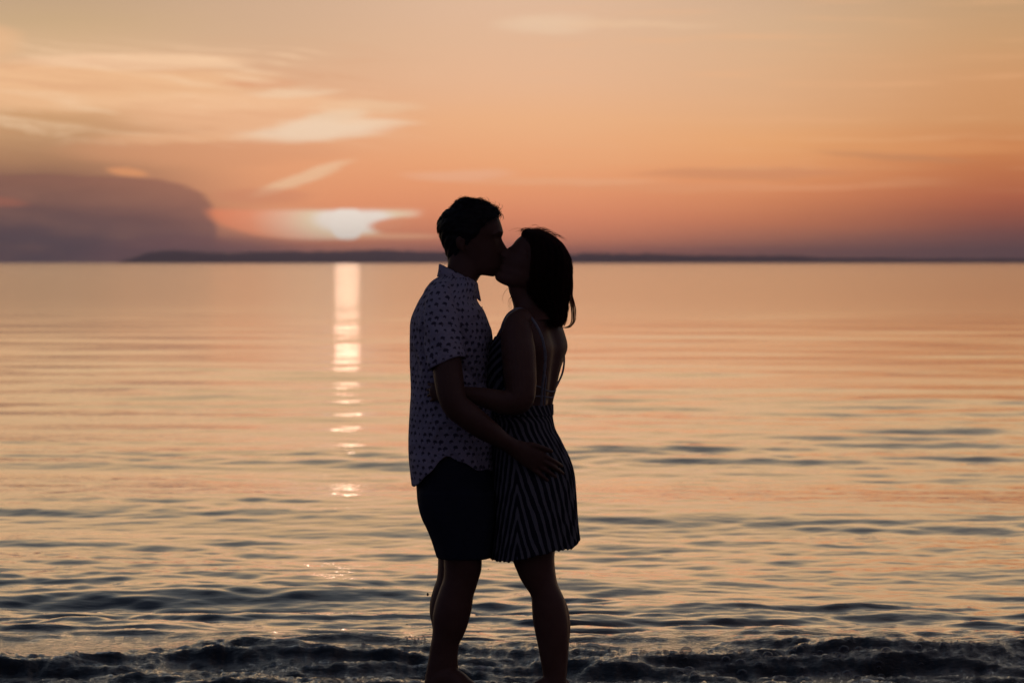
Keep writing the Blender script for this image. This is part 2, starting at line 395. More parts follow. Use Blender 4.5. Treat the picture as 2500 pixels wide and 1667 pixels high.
M_hair_w = mat_hair('hair_brown', (0.022, 0.017, 0.017), (0.6, 0.2, 0.09), 0.6)
M_shirt = mat_shirt()
M_dress = mat_dress()
M_shorts = mat_plain('dark_navy_cotton', (0.018, 0.024, 0.042), 0.9, 90.0)
M_strap = mat_plain('strap_cotton', (0.34, 0.34, 0.37), 0.85, 200.0, 0.001)
M_button = mat_plain('button_horn', (0.3, 0.28, 0.26), 0.4, 200.0, 0.0005)
M_hill = mat_plain('wooded_hill', (0.02, 0.022, 0.02), 0.95, 0.02, 4.0)
M_sand = mat_plain('wet_sand', (0.05, 0.042, 0.034), 0.35, 40.0, 0.01)
M_stone = mat_plain('wet_stone', (0.12, 0.11, 0.11), 0.3, 50.0, 0.004)

# ------------------------------------------------------------------ water surface
def row_step(Y): return np.maximum(0.013, 0.75 * Y*Y / (CAMZ * 3840.0))
_comps = []
_r = np.random.RandomState(5)
for (n, l0, l1, slope, spread) in ((14, 2.6, 9.0, 0.017, 24), (22, 0.8, 2.4, 0.015, 28), (34, 0.30, 0.8, 0.024, 34), (34, 0.12, 0.30, 0.023, 50)):
    for i in range(n):
        lam = math.exp(_r.uniform(math.log(l0), math.log(l1)))
        _comps.append((lam, R(_r.normal(0, spread)), _r.uniform(0, 6.28), slope * math.sqrt(2.0/n) * _r.uniform(0.6, 1.4), l1))
def crest_line(X):
    """distance of the little breaker from the camera"""
    return (14.98 + 0.10*np.sin(X*2.1+0.6) + 0.07*np.sin(X*5.3+2.0) + 0.28*(fbm(X*1.1+3.3, X*0+4.2, 3)-0.5)
            + 0.22*np.exp(-((X+1.0)/0.5)**2) - 0.05*np.clip(X, 0, 2))
def surface(X, Y):
    X = np.asarray(X, dtype=np.float64); Y = np.asarray(Y, dtype=np.float64)
    st = row_step(Y)
    z = np.zeros_like(X)
    pat = fbm(X*0.11+5, Y*0.24+3, 3)
    patch = 0.22 + 2.0*np.clip((pat-0.36)/0.3, 0, 1)**1.3
    far = np.clip((Y-20)/60.0, 0, 1)
    for lam, a, ph, sl, l1 in _comps:
        k = 2*math.pi/lam
        att = np.clip(lam/(1.9*st) - 1.0, 0, 1)
        if att.max() <= 0: continue
        mod = patch if l1 < 3 else 1.0
        fade = (1-0.25*far)
        p = k*(X*math.sin(a)*1.05 + Y*math.cos(a)) + ph
        sn = np.sin(p)
        z += (sl/k)*att*mod*fade*(sn + 0.22*np.cos(2*p))
    near = np.clip((18.5-Y)/2.0, 0, 1)
    # short steep wavelets just outside the breaker
    q = Y*1.0 + 0.16*np.sin(X*1.3+1.0) + 0.8*(fbm(X*0.7+9, Y*0.5, 3)-0.5)
    wl = fbm(X*1.15+31, q*3.3+11, 3, 0.42)
    z += near*np.clip((wl-0.47)*5, 0, 1)**1.2*0.020
    z += near*0.012*(fbm(X*3.3+1, Y*5.5+8, 4, 0.55)-0.5)
    n2 = np.clip((16.3-Y)/0.9, 0, 1)
    wx0 = X+0.2*(fbm(X*2+3, Y*2+9, 2)-0.5)
    z += n2*0.034*np.clip((fbm(wx0*1.7+21, Y*4.6+wx0*0.5, 4, 0.5)-0.5)*2.2, -0.2, 1)
    z += n2*0.010*(fbm(X*9, Y*11, 3, 0.6)-0.5)
    # the breaker and the churned water inside it
    d = crest_line(X) - Y
    am = 0.006 + 0.034*np.clip(fbm(X*1.7+2, X*0+7.7, 3)*1.6-0.35, 0, 1) + 0.012*np.clip(X-0.5, 0, 1)
    z += np.where(d < 0, am*np.exp(np.minimum(d, 0)/0.30), am*np.exp(-np.maximum(d, 0)/0.16))
    ch = np.clip((d+0.12)/0.22, 0, 1)
    z -= 0.085*np.clip(d+0.05, 0, 0.55)          # the sheet of water runs down towards the beach
    wx = X + 0.10*(fbm(X*4+3, Y*4+9, 2)-0.5); wy = Y + 0.10*(fbm(X*4+33, Y*4+19, 2)-0.5)
    rid = 1-np.abs(2*fbm(wx*5.0+2, wy*5.5+1, 4, 0.58)-1)
    z += ch*(0.050*(fbm(wx*1.3+7, wy*3.6+3, 3)-0.42) + 0.030*(rid-0.75) + 0.020*(fbm(wx*20, wy*17, 4, 0.68)-0.5))
    # second, lower line of swash
    d2 = (14.78 + 0.12*np.sin(X*2.7+4) + 0.2*(fbm(X*1.5+50, X*0+2, 3)-0.5)) - Y
    z += np.where(d2 < 0, 0.022*np.exp(np.minimum(d2, 0)/0.12), 0.022*np.exp(-np.maximum(d2, 0)/0.07))
    # wake of ripples around the legs
    z *= np.clip((Y-13.35)/0.5, 0, 1)
    return z
def build_water():
    ys = [13.2]
    while ys[-1] < 320: ys.append(ys[-1] + float(row_step(ys[-1])))
    while ys[-1] < 90000: ys.append(ys[-1]*1.12)
    ys = np.array(ys)
    u = np.concatenate([-np.geomspace(6, 0.17, 26), np.arange(-0.165, 0.1651, 0.00036), np.geomspace(0.17, 6, 26)])
    Y, Uu = np.meshgrid(ys, u, indexing='ij')
    X = Uu*Y
    Z = surface(X, Y)
    P = np.stack([X, Y, Z], -1)
    nr, nc = P.shape[:2]
    i = np.arange(nr-1)[:, None]; j = np.arange(nc-1)[None]
    q = np.stack([i*nc+j, i*nc+j+1, (i+1)*nc+j+1, (i+1)*nc+j], -1).reshape(-1, 4)
    o = link('water', np_mesh('water', P, q), None, M_water); o['kind'] = 'structure'
build_water()

# beach and lake bed
def build_beach():
    ys = np.concatenate([np.linspace(-60, 10, 20), np.linspace(10.5, 20, 60), [40, 100]])
    xs = np.concatenate([np.linspace(-80, -6, 12), np.linspace(-5, 5, 60), np.linspace(6, 80, 12)])
    Y, X = np.meshgrid(ys, xs, indexing='ij')
    Z = np.where(Y < 13.6, (13.6-Y)*0.03, (13.6-Y)*0.075)
    Z = np.where(Y > 16, -0.18-(Y-16)*0.05, Z) + 0.02*(fbm(X*1.3, Y*1.3, 3)-0.5)
    nr, nc = X.shape; i = np.arange(nr-1)[:, None]; j = np.arange(nc-1)[None]
    q = np.stack([i*nc+j, i*nc+j+1, (i+1)*nc+j+1, (i+1)*nc+j], -1).reshape(-1, 4)
    o = link('beach', np_mesh('beach', np.stack([X, Y, Z], -1), q), None, M_sand); o['kind'] = 'structure'
build_beach()

# ------------------------------------------------------------------ far wooded shore
HD = 7500.0
def build_hill():
    prof = [(285, 642.5), (300, 637), (320, 629), (345, 620), (365, 615.5), (390, 612.5), (430, 611.5), (480, 613), (520, 617), (560, 617.5), (611, 614.5), (700, 614),
            (797, 613.5), (860, 611), (903, 610), (980, 612), (1063, 614.5), (1150, 616), (1250, 618), (1340, 620), (1404, 620), (1425, 617.5), (1548, 618.5), (1580, 617.5),
            (1622, 620.5), (1700, 622), (1781, 624), (1866, 622.6), (1941, 624), (1994, 628), (2100, 628.5), (2153, 628), (2207, 631), (2350, 631), (2500, 631), (2900, 633), (3600, 635), (4600, 642)]
    px = np.arange(285, 4600, 1.6)
    py = np.interp(px, [p[0] for p in prof], [p[1] for p in prof])
    h = (642.0-py)/FPX*HD
    env = np.clip(h/6.0, 0, 1)
    h = h + env*(4.0*(fbm(px*0.05, px*0, 4)-0.5) + 2.5*(fbm(px*0.3+5, px*0, 2)-0.5))
    x = (px-1250)/FPX*HD
    rows = []
    for k, (fr, dy) in enumerate(((-0.3, 0), (0.35, 25), (0.62, 70), (0.86, 150), (1.0, 260), (0.96, 420), (0.6, 800), (-0.3, 1200))):
        hh = h*fr + (0 if k in (0, 7) else env*1.0*(fbm(px*0.12+k*13, px*0+k, 3)-0.5))
        if k in (0, 7): hh = np.full_like(h, -3.0)
        rows.append(np.stack([x*(1+dy/HD), np.full_like(x, HD+dy)+np.clip(6-h, 0, 6)*0, hh], -1))
    P = np.array(rows); nr, nc = P.shape[:2]
    i = np.arange(nr-1)[:, None]; j = np.arange(nc-1)[None]
    q = np.stack([i*nc+j, i*nc+j+1, (i+1)*nc+j+1, (i+1)*nc+j], -1).reshape(-1, 4)
    o = link('headland', np_mesh('headland', P, q), None, M_hill); o['kind'] = 'structure'
build_hill()

# ------------------------------------------------------------------ air
def build_haze():
    x0, x1, y0, y1, z0, z1 = -9000, 9000, -200, 8800, -4.2, 29
    v = [(x, y, z) for z in (z0, z1) for y in (y0, y1) for x in (x0, x1)]
    q = [(0, 2, 3, 1), (4, 5, 7, 6), (0, 1, 5, 4), (2, 6, 7, 3), (0, 4, 6, 2), (1, 3, 7, 5)]
    m = bpy.data.materials.new('haze'); m.use_nodes = True; n = m.node_tree.nodes; n.clear()
    pv = n.new('ShaderNodeVolumePrincipled'); pv.inputs['Color'].default_value = (0.62, 0.66, 1.0, 1)
    pv.inputs['Density'].default_value = HAZE_DENSITY; pv.inputs['Anisotropy'].default_value = 0.1
    # the forward-scattering share of the same mist: the glow under the low sun
    pf = n.new('ShaderNodeVolumePrincipled'); pf.inputs['Color'].default_value = (0.95, 0.85, 0.8, 1)
    pf.inputs['Density'].default_value = HAZE_FORWARD; pf.inputs['Anisotropy'].default_value = 0.97
    ad = n.new('ShaderNodeAddShader'); m.node_tree.links.new(pv.outputs[0], ad.inputs[0]); m.node_tree.links.new(pf.outputs[0], ad.inputs[1])
    out = n.new('ShaderNodeOutputMaterial'); m.node_tree.links.new(ad.outputs[0], out.inputs['Volume'])
    o = link('haze', np_mesh('haze', v, q, False), None, m); o['kind'] = 'stuff'
HAZE_DENSITY = 1.2e-4; HAZE_FORWARD = 2.0e-5
build_haze()

# ------------------------------------------------------------------ lofts
def dense(rows, n, smooth=True):
    """rows (k, m) -> n rows, Catmull-Rom over the first column's order"""
    A = np.array(rows, dtype=float); k = len(A)
    d = np.concatenate([[0], np.cumsum(np.maximum(1e-6, np.linalg.norm(np.diff(A[:, :3], axis=0), axis=1)))])
    t_ = np.linspace(0, d[-1], n); out = np.zeros((n, A.shape[1]))
    idx = np.clip(np.searchsorted(d, t_, side='right')-1, 0, k-2)
    h = d[idx+1]-d[idx]; f = ((t_-d[idx])/h)[:, None]
    # finite difference tangents, monotone limited
    s = np.diff(A, axis=0)/np.diff(d)[:, None]
    T = np.zeros_like(A); T[0] = s[0]; T[-1] = s[-1]
    w = np.where(s[:-1]*s[1:] > 0, 2*s[:-1]*s[1:]/(s[:-1]+s[1:]+1e-12), 0); T[1:-1] = w
    hh = h[:, None]
    return ((2*f**3-3*f**2+1)*A[idx] + (f**3-2*f**2+f)*hh*T[idx] + (-2*f**3+3*f**2)*A[idx+1] + (f**3-f**2)*hh*T[idx+1])
def torso(rows, n=80, seg=96, inset=0.0, yo=0.0, disp=None, hem=None, arc=None, ex=2.25, thick=0.0, mb=None, uvf=None, caps=True, xoff=0.0):
    """horizontal sections. rows: (py, xL, xR, half depth m, rotation deg).
    angle 0 faces +x (picture right), -90 faces the camera"""
    rr = dense([(r[0], r[1]*0.4, r[2]*0.4, r[3], r[4] if len(r) > 4 else 0.0) for r in rows], n)
    py = rr[:, 0]; xl = rr[:, 1]/0.4; xr = rr[:, 2]/0.4; b = rr[:, 3]-inset; rot = np.radians(rr[:, 4])
    Y = D0+yo
    cx = PX((xl+xr)/2+xoff, Y); A = (xr-xl)/2/FPX*Y-inset
    a = np.sqrt(np.maximum(A**2-(b*np.sin(rot))**2, (0.35*A)**2))/np.cos(rot)
    if arc is None: ph = np.linspace(0, 2*math.pi, seg, endpoint=False)
    else: ph = np.linspace(R(arc[0]), R(arc[1]), seg)
    PH, TI = np.meshgrid(ph, np.linspace(0, 1, n))
    c, s = np.cos(PH), np.sin(PH)
    lx = np.sign(c)*np.abs(c)**(2/ex); ly = np.sign(s)*np.abs(s)**(2/ex)
    z = PZ(py, Y)[:, None]+0*PH
    def build(extra):
        rad = 1+0*PH
        dd = (disp(PH, TI, z) if disp is not None else 0*PH) + extra
        X0 = lx*(a[:, None]+dd); Y0 = ly*(b[:, None]+dd)
        X = cx[:, None]+X0*np.cos(rot)[:, None]-Y0*np.sin(rot)[:, None]
        Yy = Y+X0*np.sin(rot)[:, None]+Y0*np.cos(rot)[:, None]
        Z = z.copy()
        if hem is not None:
            zt = z[0:1, :]; zb = z[-1:, :]
            hz = PZ(hem(1250+X[-1:]/Y*FPX, PH[-1:]), Y)
            f = np.clip((zt-z)/(zt-zb), 0, 1)
            Z = zt-(zt-hz)*f
        return np.stack([X, Yy, Z], -1)
    P = build(0)
    mr = (a+b).mean()/2
    if uvf is not None: UV = uvf(PH, P)
    else: UV = np.stack([PH*0.15, P[..., 2]], -1)
    closed = arc is None
    if mb is None: mb = MB()
    if thick:
        Q = build(-thick)
        if closed:
            mb.grid(np.concatenate([Q[::-1][:], P]), np.concatenate([UV[::-1], UV]), True)
            # close the hem: outer last row back to inner last row
            k = len(P); nc = P.shape[1]; b0 = mb.n-2*k*nc
            jj = np.arange(nc); j2 = (jj+1) % nc
            mb.q.append(np.stack([b0+(2*k-1)*nc+jj, b0+(2*k-1)*nc+j2, b0+j2, b0+jj], -1))
        else:
            full = np.concatenate([P, Q[:, ::-1]], axis=1); fu = np.concatenate([UV, UV[:, ::-1]], axis=1)
            mb.grid(full, fu, True)
            k = P.shape[1]; nc = 2*k; b0 = mb.n-len(P)*nc
            for row, fl in ((0, 0), (len(P)-1, 1)):
                jj = np.arange(k-1)
                qd = np.stack([b0+row*nc+jj, b0+row*nc+jj+1, b0+row*nc+nc-2-jj, b0+row*nc+nc-1-jj], -1)
                mb.q.append(qd[:, ::-1] if fl == 0 else qd)
    else:
        mb.grid(P, UV, closed, caps and closed, caps and closed)
    return mb
def frames(P):
    T = np.gradient(P, axis=0); T /= np.linalg.norm(T, axis=1)[:, None]+1e-12
    n0 = np.cross(T[0], [0.0, 1.0, 0.0])
    if np.linalg.norm(n0) < 0.05: n0 = np.cross(T[0], [1.0, 0, 0])
    N_ = [n0/np.linalg.norm(n0)]
    for i in range(1, len(P)):
        v = N_[-1]-T[i]*np.dot(N_[-1], T[i]); N_.append(v/(np.linalg.norm(v)+1e-12))
    N_ = np.array(N_); return T, N_, np.cross(T, N_)
def tube(pts, n=28, seg=16, mb=None, round_ends=True, world=False, disp=None, uv0=(0, 0), mirror=False):
    """pts: (px, py, y offset m, radius in the picture plane m [, radius in depth m])"""
    A = np.array([list(p)+([p[3]] if len(p) == 4 else []) for p in pts], dtype=float)
    if mirror: A[:, 2] *= -1
    if not world:
        for r in A: r[0], r[1], r[2] = *P3(r[0], r[1], r[2])[[0, 1]], P3(r[0], r[1], r[2])[2]
    D = dense(A, n)
    P = D[:, :3]; ra = D[:, 3]; rb = D[:, 4]
    if round_ends:
        T = (P[1]-P[0])/np.linalg.norm(P[1]-P[0]); E = (P[-1]-P[-2])/np.linalg.norm(P[-1]-P[-2])
        s0 = [(P[0]-T*ra[0]*math.sin(q), math.cos(q)) for q in (1.45, 1.1, 0.75, 0.35)]
        s1 = [(P[-1]+E*ra[-1]*math.sin(q), math.cos(q)) for q in (0.35, 0.75, 1.1, 1.45)]
        ra = np.concatenate([[k*ra[0] for _, k in s0], ra, [k*ra[-1] for _, k in s1]])
        rb = np.concatenate([[k*rb[0] for _, k in s0], rb, [k*rb[-1] for _, k in s1]])
        P = np.concatenate([[p for p, _ in s0], P, [p for p, _ in s1]])
    T, N1, N2 = frames(P)
    ph = np.linspace(0, 2*math.pi, seg, endpoint=False)
    dd = np.zeros((len(P), seg))
    if disp is not None:
        PH, TI = np.meshgrid(ph, np.linspace(0, 1, len(P))); dd = disp(PH, TI)
    G = (P[:, None]+N1[:, None]*((ra[:, None]+dd)*np.cos(ph))[..., None]+N2[:, None]*((rb[:, None]+dd)*np.sin(ph))[..., None])
    L = np.concatenate([[0], np.cumsum(np.linalg.norm(np.diff(P, axis=0), axis=1))])
    UV = np.stack(np.broadcast_arrays(uv0[0]+ph[None]*ra.mean(), uv0[1]-L[:, None]), -1)
    if mb is None: mb = MB()
    mb.grid(G, UV, True, True, True)
    return mb
def head(stations, n=90, seg=72, mb=None, yo=0.0, eyes=None, inset=0.0, arcf=None, noise_=None):
    """stations: back (px,py), front (px,py), half width m, local bump m, bump sigma m, front taper"""
    D = dense(stations, n)
    t_ = np.linspace(0, 1, n)
    ph = np.linspace(0, 2*math.pi, seg, endpoint=False)
    G = np.zeros((n, seg, 3))
    for i, r in enumerate(D):
        B = P3(r[0], r[1], yo); F = P3(r[2], r[3], yo); w = r[4]-inset; nb = r[5]; sg = max(r[6], 0.004); tp = r[7]
        ax = F-B; L = np.linalg.norm(ax)+1e-9; ax = ax/L
        F2 = F-ax*(nb+inset); B2 = B+ax*inset
        c = (B2+F2)/2; a = np.linalg.norm(F2-B2)/2*(1 if np.dot(F2-B2, ax) > 0 else -1)
        co, si = np.cos(ph), np.sin(ph)
        yy = w*np.sign(si)*np.abs(si)**0.92*(1-tp*np.clip(co, 0, 1)**1.5)
        xx = a*np.sign(co)*np.abs(co)**0.9
        xx = xx+np.where(co > 0, nb*np.exp(-(yy/sg)**2), 0)
        if arcf is not None:
            fr = arcf(i/(n-1))      # half angle (deg) of the face opening; hair dives under the skin there
            an = np.degrees(np.abs((ph+math.pi) % (2*math.pi)-math.pi))
            k = np.clip((an-fr)/12.0, 0, 1); k = k*k*(3-2*k)
            sh = (1-k)*0.016
            yy = yy*(1-sh/np.maximum(w, 0.02)); xx = xx*(1-sh/np.maximum(a, 0.02))
        G[i] = c+ax*xx[:, None]+np.array([0, 1.0, 0])*yy[:, None]
    if eyes is not None: G = eyes(G)
    if noise_ is not None: G = noise_(G)
    if mb is None: mb = MB()
    mb.grid(G, None, True, True, True)
    return mb, G
def dent(G, px, py, yo, dy, r, depth, ax=(-1, 0, 0)):
    """push the skin at (px,py, +-dy) along ax"""
    for s in (-1, 1):
        c = P3(px, py, yo); c[1] += s*dy
        dd = np.linalg.norm((G-c)/np.array(r), axis=-1)
        G = G+(np.exp(-dd**2)*depth)[..., None]*np.array(ax)
    return G
def finger(mb, pts, r0, r1, mirror=False):
    k = len(pts)
    tube([(p[0], p[1], p[2], r0+(r1-r0)*i/(k-1)) for i, p in enumerate(pts)], 16, 12, mb, mirror=mirror)

# =================================================================== the man
man = bpy.data.objects.new('person', None); C.objects.link(man)
man.location = (PX(1105, D0), D0, -0.03)
MROWS = [(674, 1074, 1150, 0.068), (680, 1062, 1156, 0.082), (687, 1052, 1161, 0.105), (695, 1045, 1163, 0.132), (704, 1038, 1165, 0.156), (716, 1032, 1164, 0.180), (730, 1023, 1164, 0.202), (744, 1016, 1170, 0.214),
         (757, 1010, 1180, 0.220), (773, 1003.5, 1187.5, 0.222), (792, 1000.5, 1194.5, 0.220), (811, 1000, 1201, 0.216), (833, 1000, 1203, 0.21), (876, 1001, 1200, 0.20),
         (907, 1002.5, 1194, 0.195), (943, 1003, 1192, 0.188), (991, 1000.4, 1203, 0.184), (1030, 998.4, 1206, 0.185), (1070, 996.8, 1206, 0.188), (1106, 998.4, 1206, 0.19),
         (1139, 1001.7, 1206, 0.19), (1160, 1004.5, 1206, 0.19)]
def local(o_parent):
    pass
def man_body():
    mb = MB()
    inner = [(r[0], r[1], r[2], r[3]) for r in MROWS[4:]]+[(1200, 1030, 1190, 0.165), (1240, 1042, 1186, 0.15)]
    torso(inner, 70, 64, 0.016, mb=mb)
    # neck
    torso([(600, 1105, 1180, 0.052), (640, 1093.5, 1182, 0.054), (660, 1092, 1177, 0.056), (674, 1088, 1172, 0.058), (690, 1080, 1163.5, 0.064), (706, 1072, 1162, 0.085), (730, 1062, 1160, 0.10)], 30, 40, mb=mb)
    # head
    st = [(1143, 492, 1153, 492, 0.012, 0, .01, .1), (1118, 500, 1178, 497, 0.045, 0, .01, .1), (1098, 516, 1203, 510, 0.062, 0, .01, .1), (1085, 536, 1217, 530, 0.073, 0, .01, .12),
          (1078, 556, 1223.5, 547, 0.078, 0, .02, .16), (1077, 568, 1226.5, 557, 0.078, 0.001, .03, .2), (1079, 580, 1228.8, 567, 0.077, 0.003, .035, .24), (1081, 588, 1227, 574, 0.076, 0.003, .02, .26),
          (1083, 596, 1225, 580.5, 0.075, 0.006, .010, .26), (1085, 604, 1228.4, 589, 0.074, 0.013, .010, .26), (1087, 612, 1234, 599, 0.073, 0.021, .011, .26), (1090, 620, 1240, 609, 0.071, 0.029, .014, .26),
          (1092, 626, 1241, 615, 0.070, 0.030, .017, .27), (1093, 631, 1236, 621, 0.069, 0.022, .015, .28), (1095, 637, 1229.5, 626, 0.067, 0.011, .016, .3), (1097, 643, 1231, 632, 0.065, 0.012, .022, .32),
          (1100, 648, 1232, 635.5, 0.064, 0.013, .022, .33), (1103, 652, 1228, 638.5, 0.063, 0.009, .022, .34), (1106, 655, 1229.5, 643, 0.062, 0.011, .022, .35), (1110, 659, 1226, 650, 0.060, 0.006, .025, .36),
          (1116, 663, 1223, 656, 0.057, 0.004, .02, .36), (1124, 666, 1218.5, 662, 0.053, 0.006, .022, .36), (1135, 668.5, 1215.5, 668, 0.047, 0.005, .022, .36), (1155, 670.5, 1211, 673, 0.036, 0, .02, .3), (1178, 671.5, 1203, 675.5, 0.018, 0, .02, .2)]
    def eyes(G):
        G = dent(G, 1222, 582, MHY, 0.033, (0.016, 0.015, 0.010), 0.010)          # sockets
        G = dent(G, 1219, 584, MHY, 0.032, (0.010, 0.010, 0.0065), 0.006, (1, 0, 0))   # closed lids
        G = dent(G, 1226, 571, MHY, 0.030, (0.012, 0.018, 0.006), 0.003, (1, 0, 0))    # brow ridge
        return G
    head(st, 110, 84, mb, MHY, eyes)
    for s in (-1, 1):   # ears
        e = [(1120, 585, s*0.080, 0.006, 0.006), (1124, 580, s*0.087, 0.009, 0.005), (1118, 586, s*0.091, 0.009, 0.005), (1119, 598, s*0.089, 0.009, 0.005), (1126, 608, s*0.084, 0.007, 0.005), (1131, 612, s*0.079, 0.006, 0.005)]
        tube([(p[0], p[1], p[2]+MHY, p[3], p[4]) for p in e], 20, 10, mb)
        tube([(1129, 588, s*0.078+MHY, 0.010), (1128, 602, s*0.078+MHY, 0.009)], 8, 10, mb)
        # eyebrow
        tube([(1206, 572, s*0.052+MHY, 0.004), (1218, 566, s*0.036+MHY, 0.005), (1227, 567.5, s*0.018+MHY, 0.004)], 10, 8, mb)
    # arms and hands
    for mir in (False, True):
        tube([(1082, 735, -.155, .050), (1078, 770, -.20, .055), (1082, 820, -.238, .053), (1090, 870, -.262, .0515), (1095, 920, -.282, .053), (1101, 960, -.295, .051),
              (1113, 990, -.302, .049, .047), (1140, 1013, -.300, .049, .045), (1170, 1036, -.290, .046, .042), (1205, 1060, -.268, .038, .035), (1232, 1078, -.246, .0305, .026), (1252, 1090, -.232, .030, .022)], 60, 24, mb, mirror=mir)
        # palm: broad and flat
        tube([(1250, 1091, -.230, .030, .021), (1272, 1101, -.222, .038, .019), (1295, 1113, -.214, .044, .017), (1314, 1124, -.206, .042, .014), (1322, 1128, -.200, .036, .011)], 16, 18, mb, mirror=mir)
        finger(mb, [(1270, 1088, -.222), (1296, 1086, -.220), (1318, 1091, -.214), (1345, 1101, -.196)], .0125, .0088, mir)      # thumb
        finger(mb, [(1305, 1105, -.209), (1326, 1112, -.203), (1350, 1124, -.182), (1371, 1137, -.136)], .0105, .0080, mir)
        finger(mb, [(1305, 1117, -.209), (1328, 1127, -.201), (1353, 1141, -.176), (1374, 1156, -.130)], .0108, .0082, mir)
        finger(mb, [(1303, 1130, -.208), (1322, 1141, -.200), (1345, 1156, -.178), (1364, 1171, -.142)], .0102, .0078, mir)
        finger(mb, [(1298, 1143, -.208), (1312, 1153, -.202), (1330, 1167, -.188), (1345, 1180, -.166)], .0092, .0070, mir)
    # legs: near one (camera side), far one a little to the left
    near = [(1180, 1040, 1180, .07), (1260, 1052, 1180, .078), (1320, 1070, 1180, .078), (1366, 1083, 1176.5, .074), (1380, 1083.8, 1176.3, .070), (1394, 1084, 1174.5, .067), (1411, 1082.5, 1169.5, .062),
            (1433, 1074.8, 1163, .060), (1457, 1066.6, 1155.5, .060), (1482, 1059.6, 1152.5, .061), (1506, 1056, 1147, .060), (1529, 1056, 1140.5, .056), (1548, 1055, 1133, .050), (1576, 1050.5, 1120, .043),
            (1602, 1046.7, 1117.5, .039), (1628, 1042, 1118.5, .038), (1650, 1038, 1124, .040), (1674, 1034, 1132, .041)]
    torso(near, 80, 48, 0.0, yo=-0.095, mb=mb, ex=2.1)
    far = [(1180, 1040, 1170, .07), (1260, 1048, 1170, .078), (1320, 1061, 1170, .078), (1366, 1069, 1164, .074), (1394, 1068.5, 1158, .067), (1410, 1066.5, 1153, .062), (1431, 1059.6, 1147, .060),
           (1450, 1053.7, 1140, .060), (1471, 1049, 1136, .061), (1492, 1048.3, 1132, .060), (1511, 1051.4, 1128, .056), (1529, 1055, 1124, .051), (1548, 1057, 1118, .047), (1576, 1056, 1110, .042),
           (1602, 1053, 1108, .039), (1628, 1050, 1109, .038), (1664, 1046, 1116, .040)]
    torso(far, 80, 48, 0.0, yo=0.095, mb=mb, ex=2.1)
    for yy, ox in ((-0.10, 0), (0.095, 2)):
        tube([(1062+ox, 1668, yy, .040, .034), (1085+ox, 1655, yy-.004, .050, .038), (1112+ox, 1664, yy-.008, .044, .040), (1140+ox, 1678, yy-.012, .032, .044), (1170+ox, 1689, yy-.016, .021, .046), (1196+ox, 1693, yy-.018, .015, .040)], 30, 20, mb)
        for k in range(5):
            L = (26, 22, 18, 13, 8)[k]; z_ = yy-.018+(.036-.018*k)*(1 if yy < 0 else -1)
            finger(mb, [(1190+ox, 1694, z_), (1198+ox+L*0.6, 1693, z_), (1200+ox+L, 1696, z_)], .0115-.0012*k, .009-.001*k)
    return mb
MHY = 0.014
def rel(o, root):
    """parent o to root keeping it where it is"""
    o.parent = root; o.matrix_parent_inverse.identity()
    me = o.data
    co = np.empty(len(me.vertices)*3, dtype=np.float32); me.vertices.foreach_get('co', co)
    co = co.reshape(-1, 3)-np.array(o.get('_base', root_pos(root)), dtype=np.float32)
    me.vertices.foreach_set('co', co.ravel()); me.update()
_pos = {}
def root_pos(r): return _pos[r.name]
_pos[man.name] = np.array(man.location[:])
def part(name, me, mat, root, parent=None):
    o = link(name, me, None, mat)
    co = np.empty(len(me.vertices)*3, dtype=np.float32); me.vertices.foreach_get('co', co)
    co = co.reshape(-1, 3)-_pos[root.name].astype(np.float32)
    me.vertices.foreach_set('co', co.ravel()); me.update()
    o.parent = parent or root
    return o
part('body', evaluated(man_body().mesh('body'), 0.0034, 3, 'body'), M_skin_m, man)

# hair: a cap that ends at the hairline plus short strands
HST = [(1136, 484.5, 1150, 484, 0.018, 0, .01, .05), (1113, 492, 1178, 493.5, 0.050, 0, .01, .05), (1098, 508, 1207, 505, 0.068, 0, .01, .05), (1084, 518, 1224, 519, 0.078, 0, .01, .08),
       (1074, 532, 1228.5, 531, 0.083, 0, .01, .1), (1069.5, 545, 1227, 540, 0.086, 0, .01, .14), (1069, 556, 1226, 552, 0.086, 0, .01, .2), (1071.5, 570, 1227, 562, 0.085, 0, .01, .24),
       (1076, 586, 1226, 575, 0.083, 0, .01, .26), (1082, 602, 1226, 590, 0.079, 0, .01, .26), (1089, 618, 1226, 604, 0.074, 0, .01, .26), (1094, 632, 1222, 618, 0.066, 0, .01, .3), (1098, 640, 1215, 630, 0.056, 0, .01, .3)]
def hair_noise(G):
    px = G[..., 0]*40; pz = G[..., 2]*40+G[..., 1]*33
    c = G.mean(axis=(0, 1)); d = G-c; d /= np.linalg.norm(d, axis=-1)[..., None]+1e-9
    return G+d*(0.015*(fbm(px*2.2, pz*2.2, 3)-0.5))[..., None]
fr_m = lambda s: float(np.interp(s, [0, .33, .42, .50, .58, .68, .78, .88, 1], [0, 0, 6, 34, 56, 70, 84, 108, 135]))
hb, HG = head(HST, 90, 96, None, MHY, None, 0.0, fr_m, hair_noise)
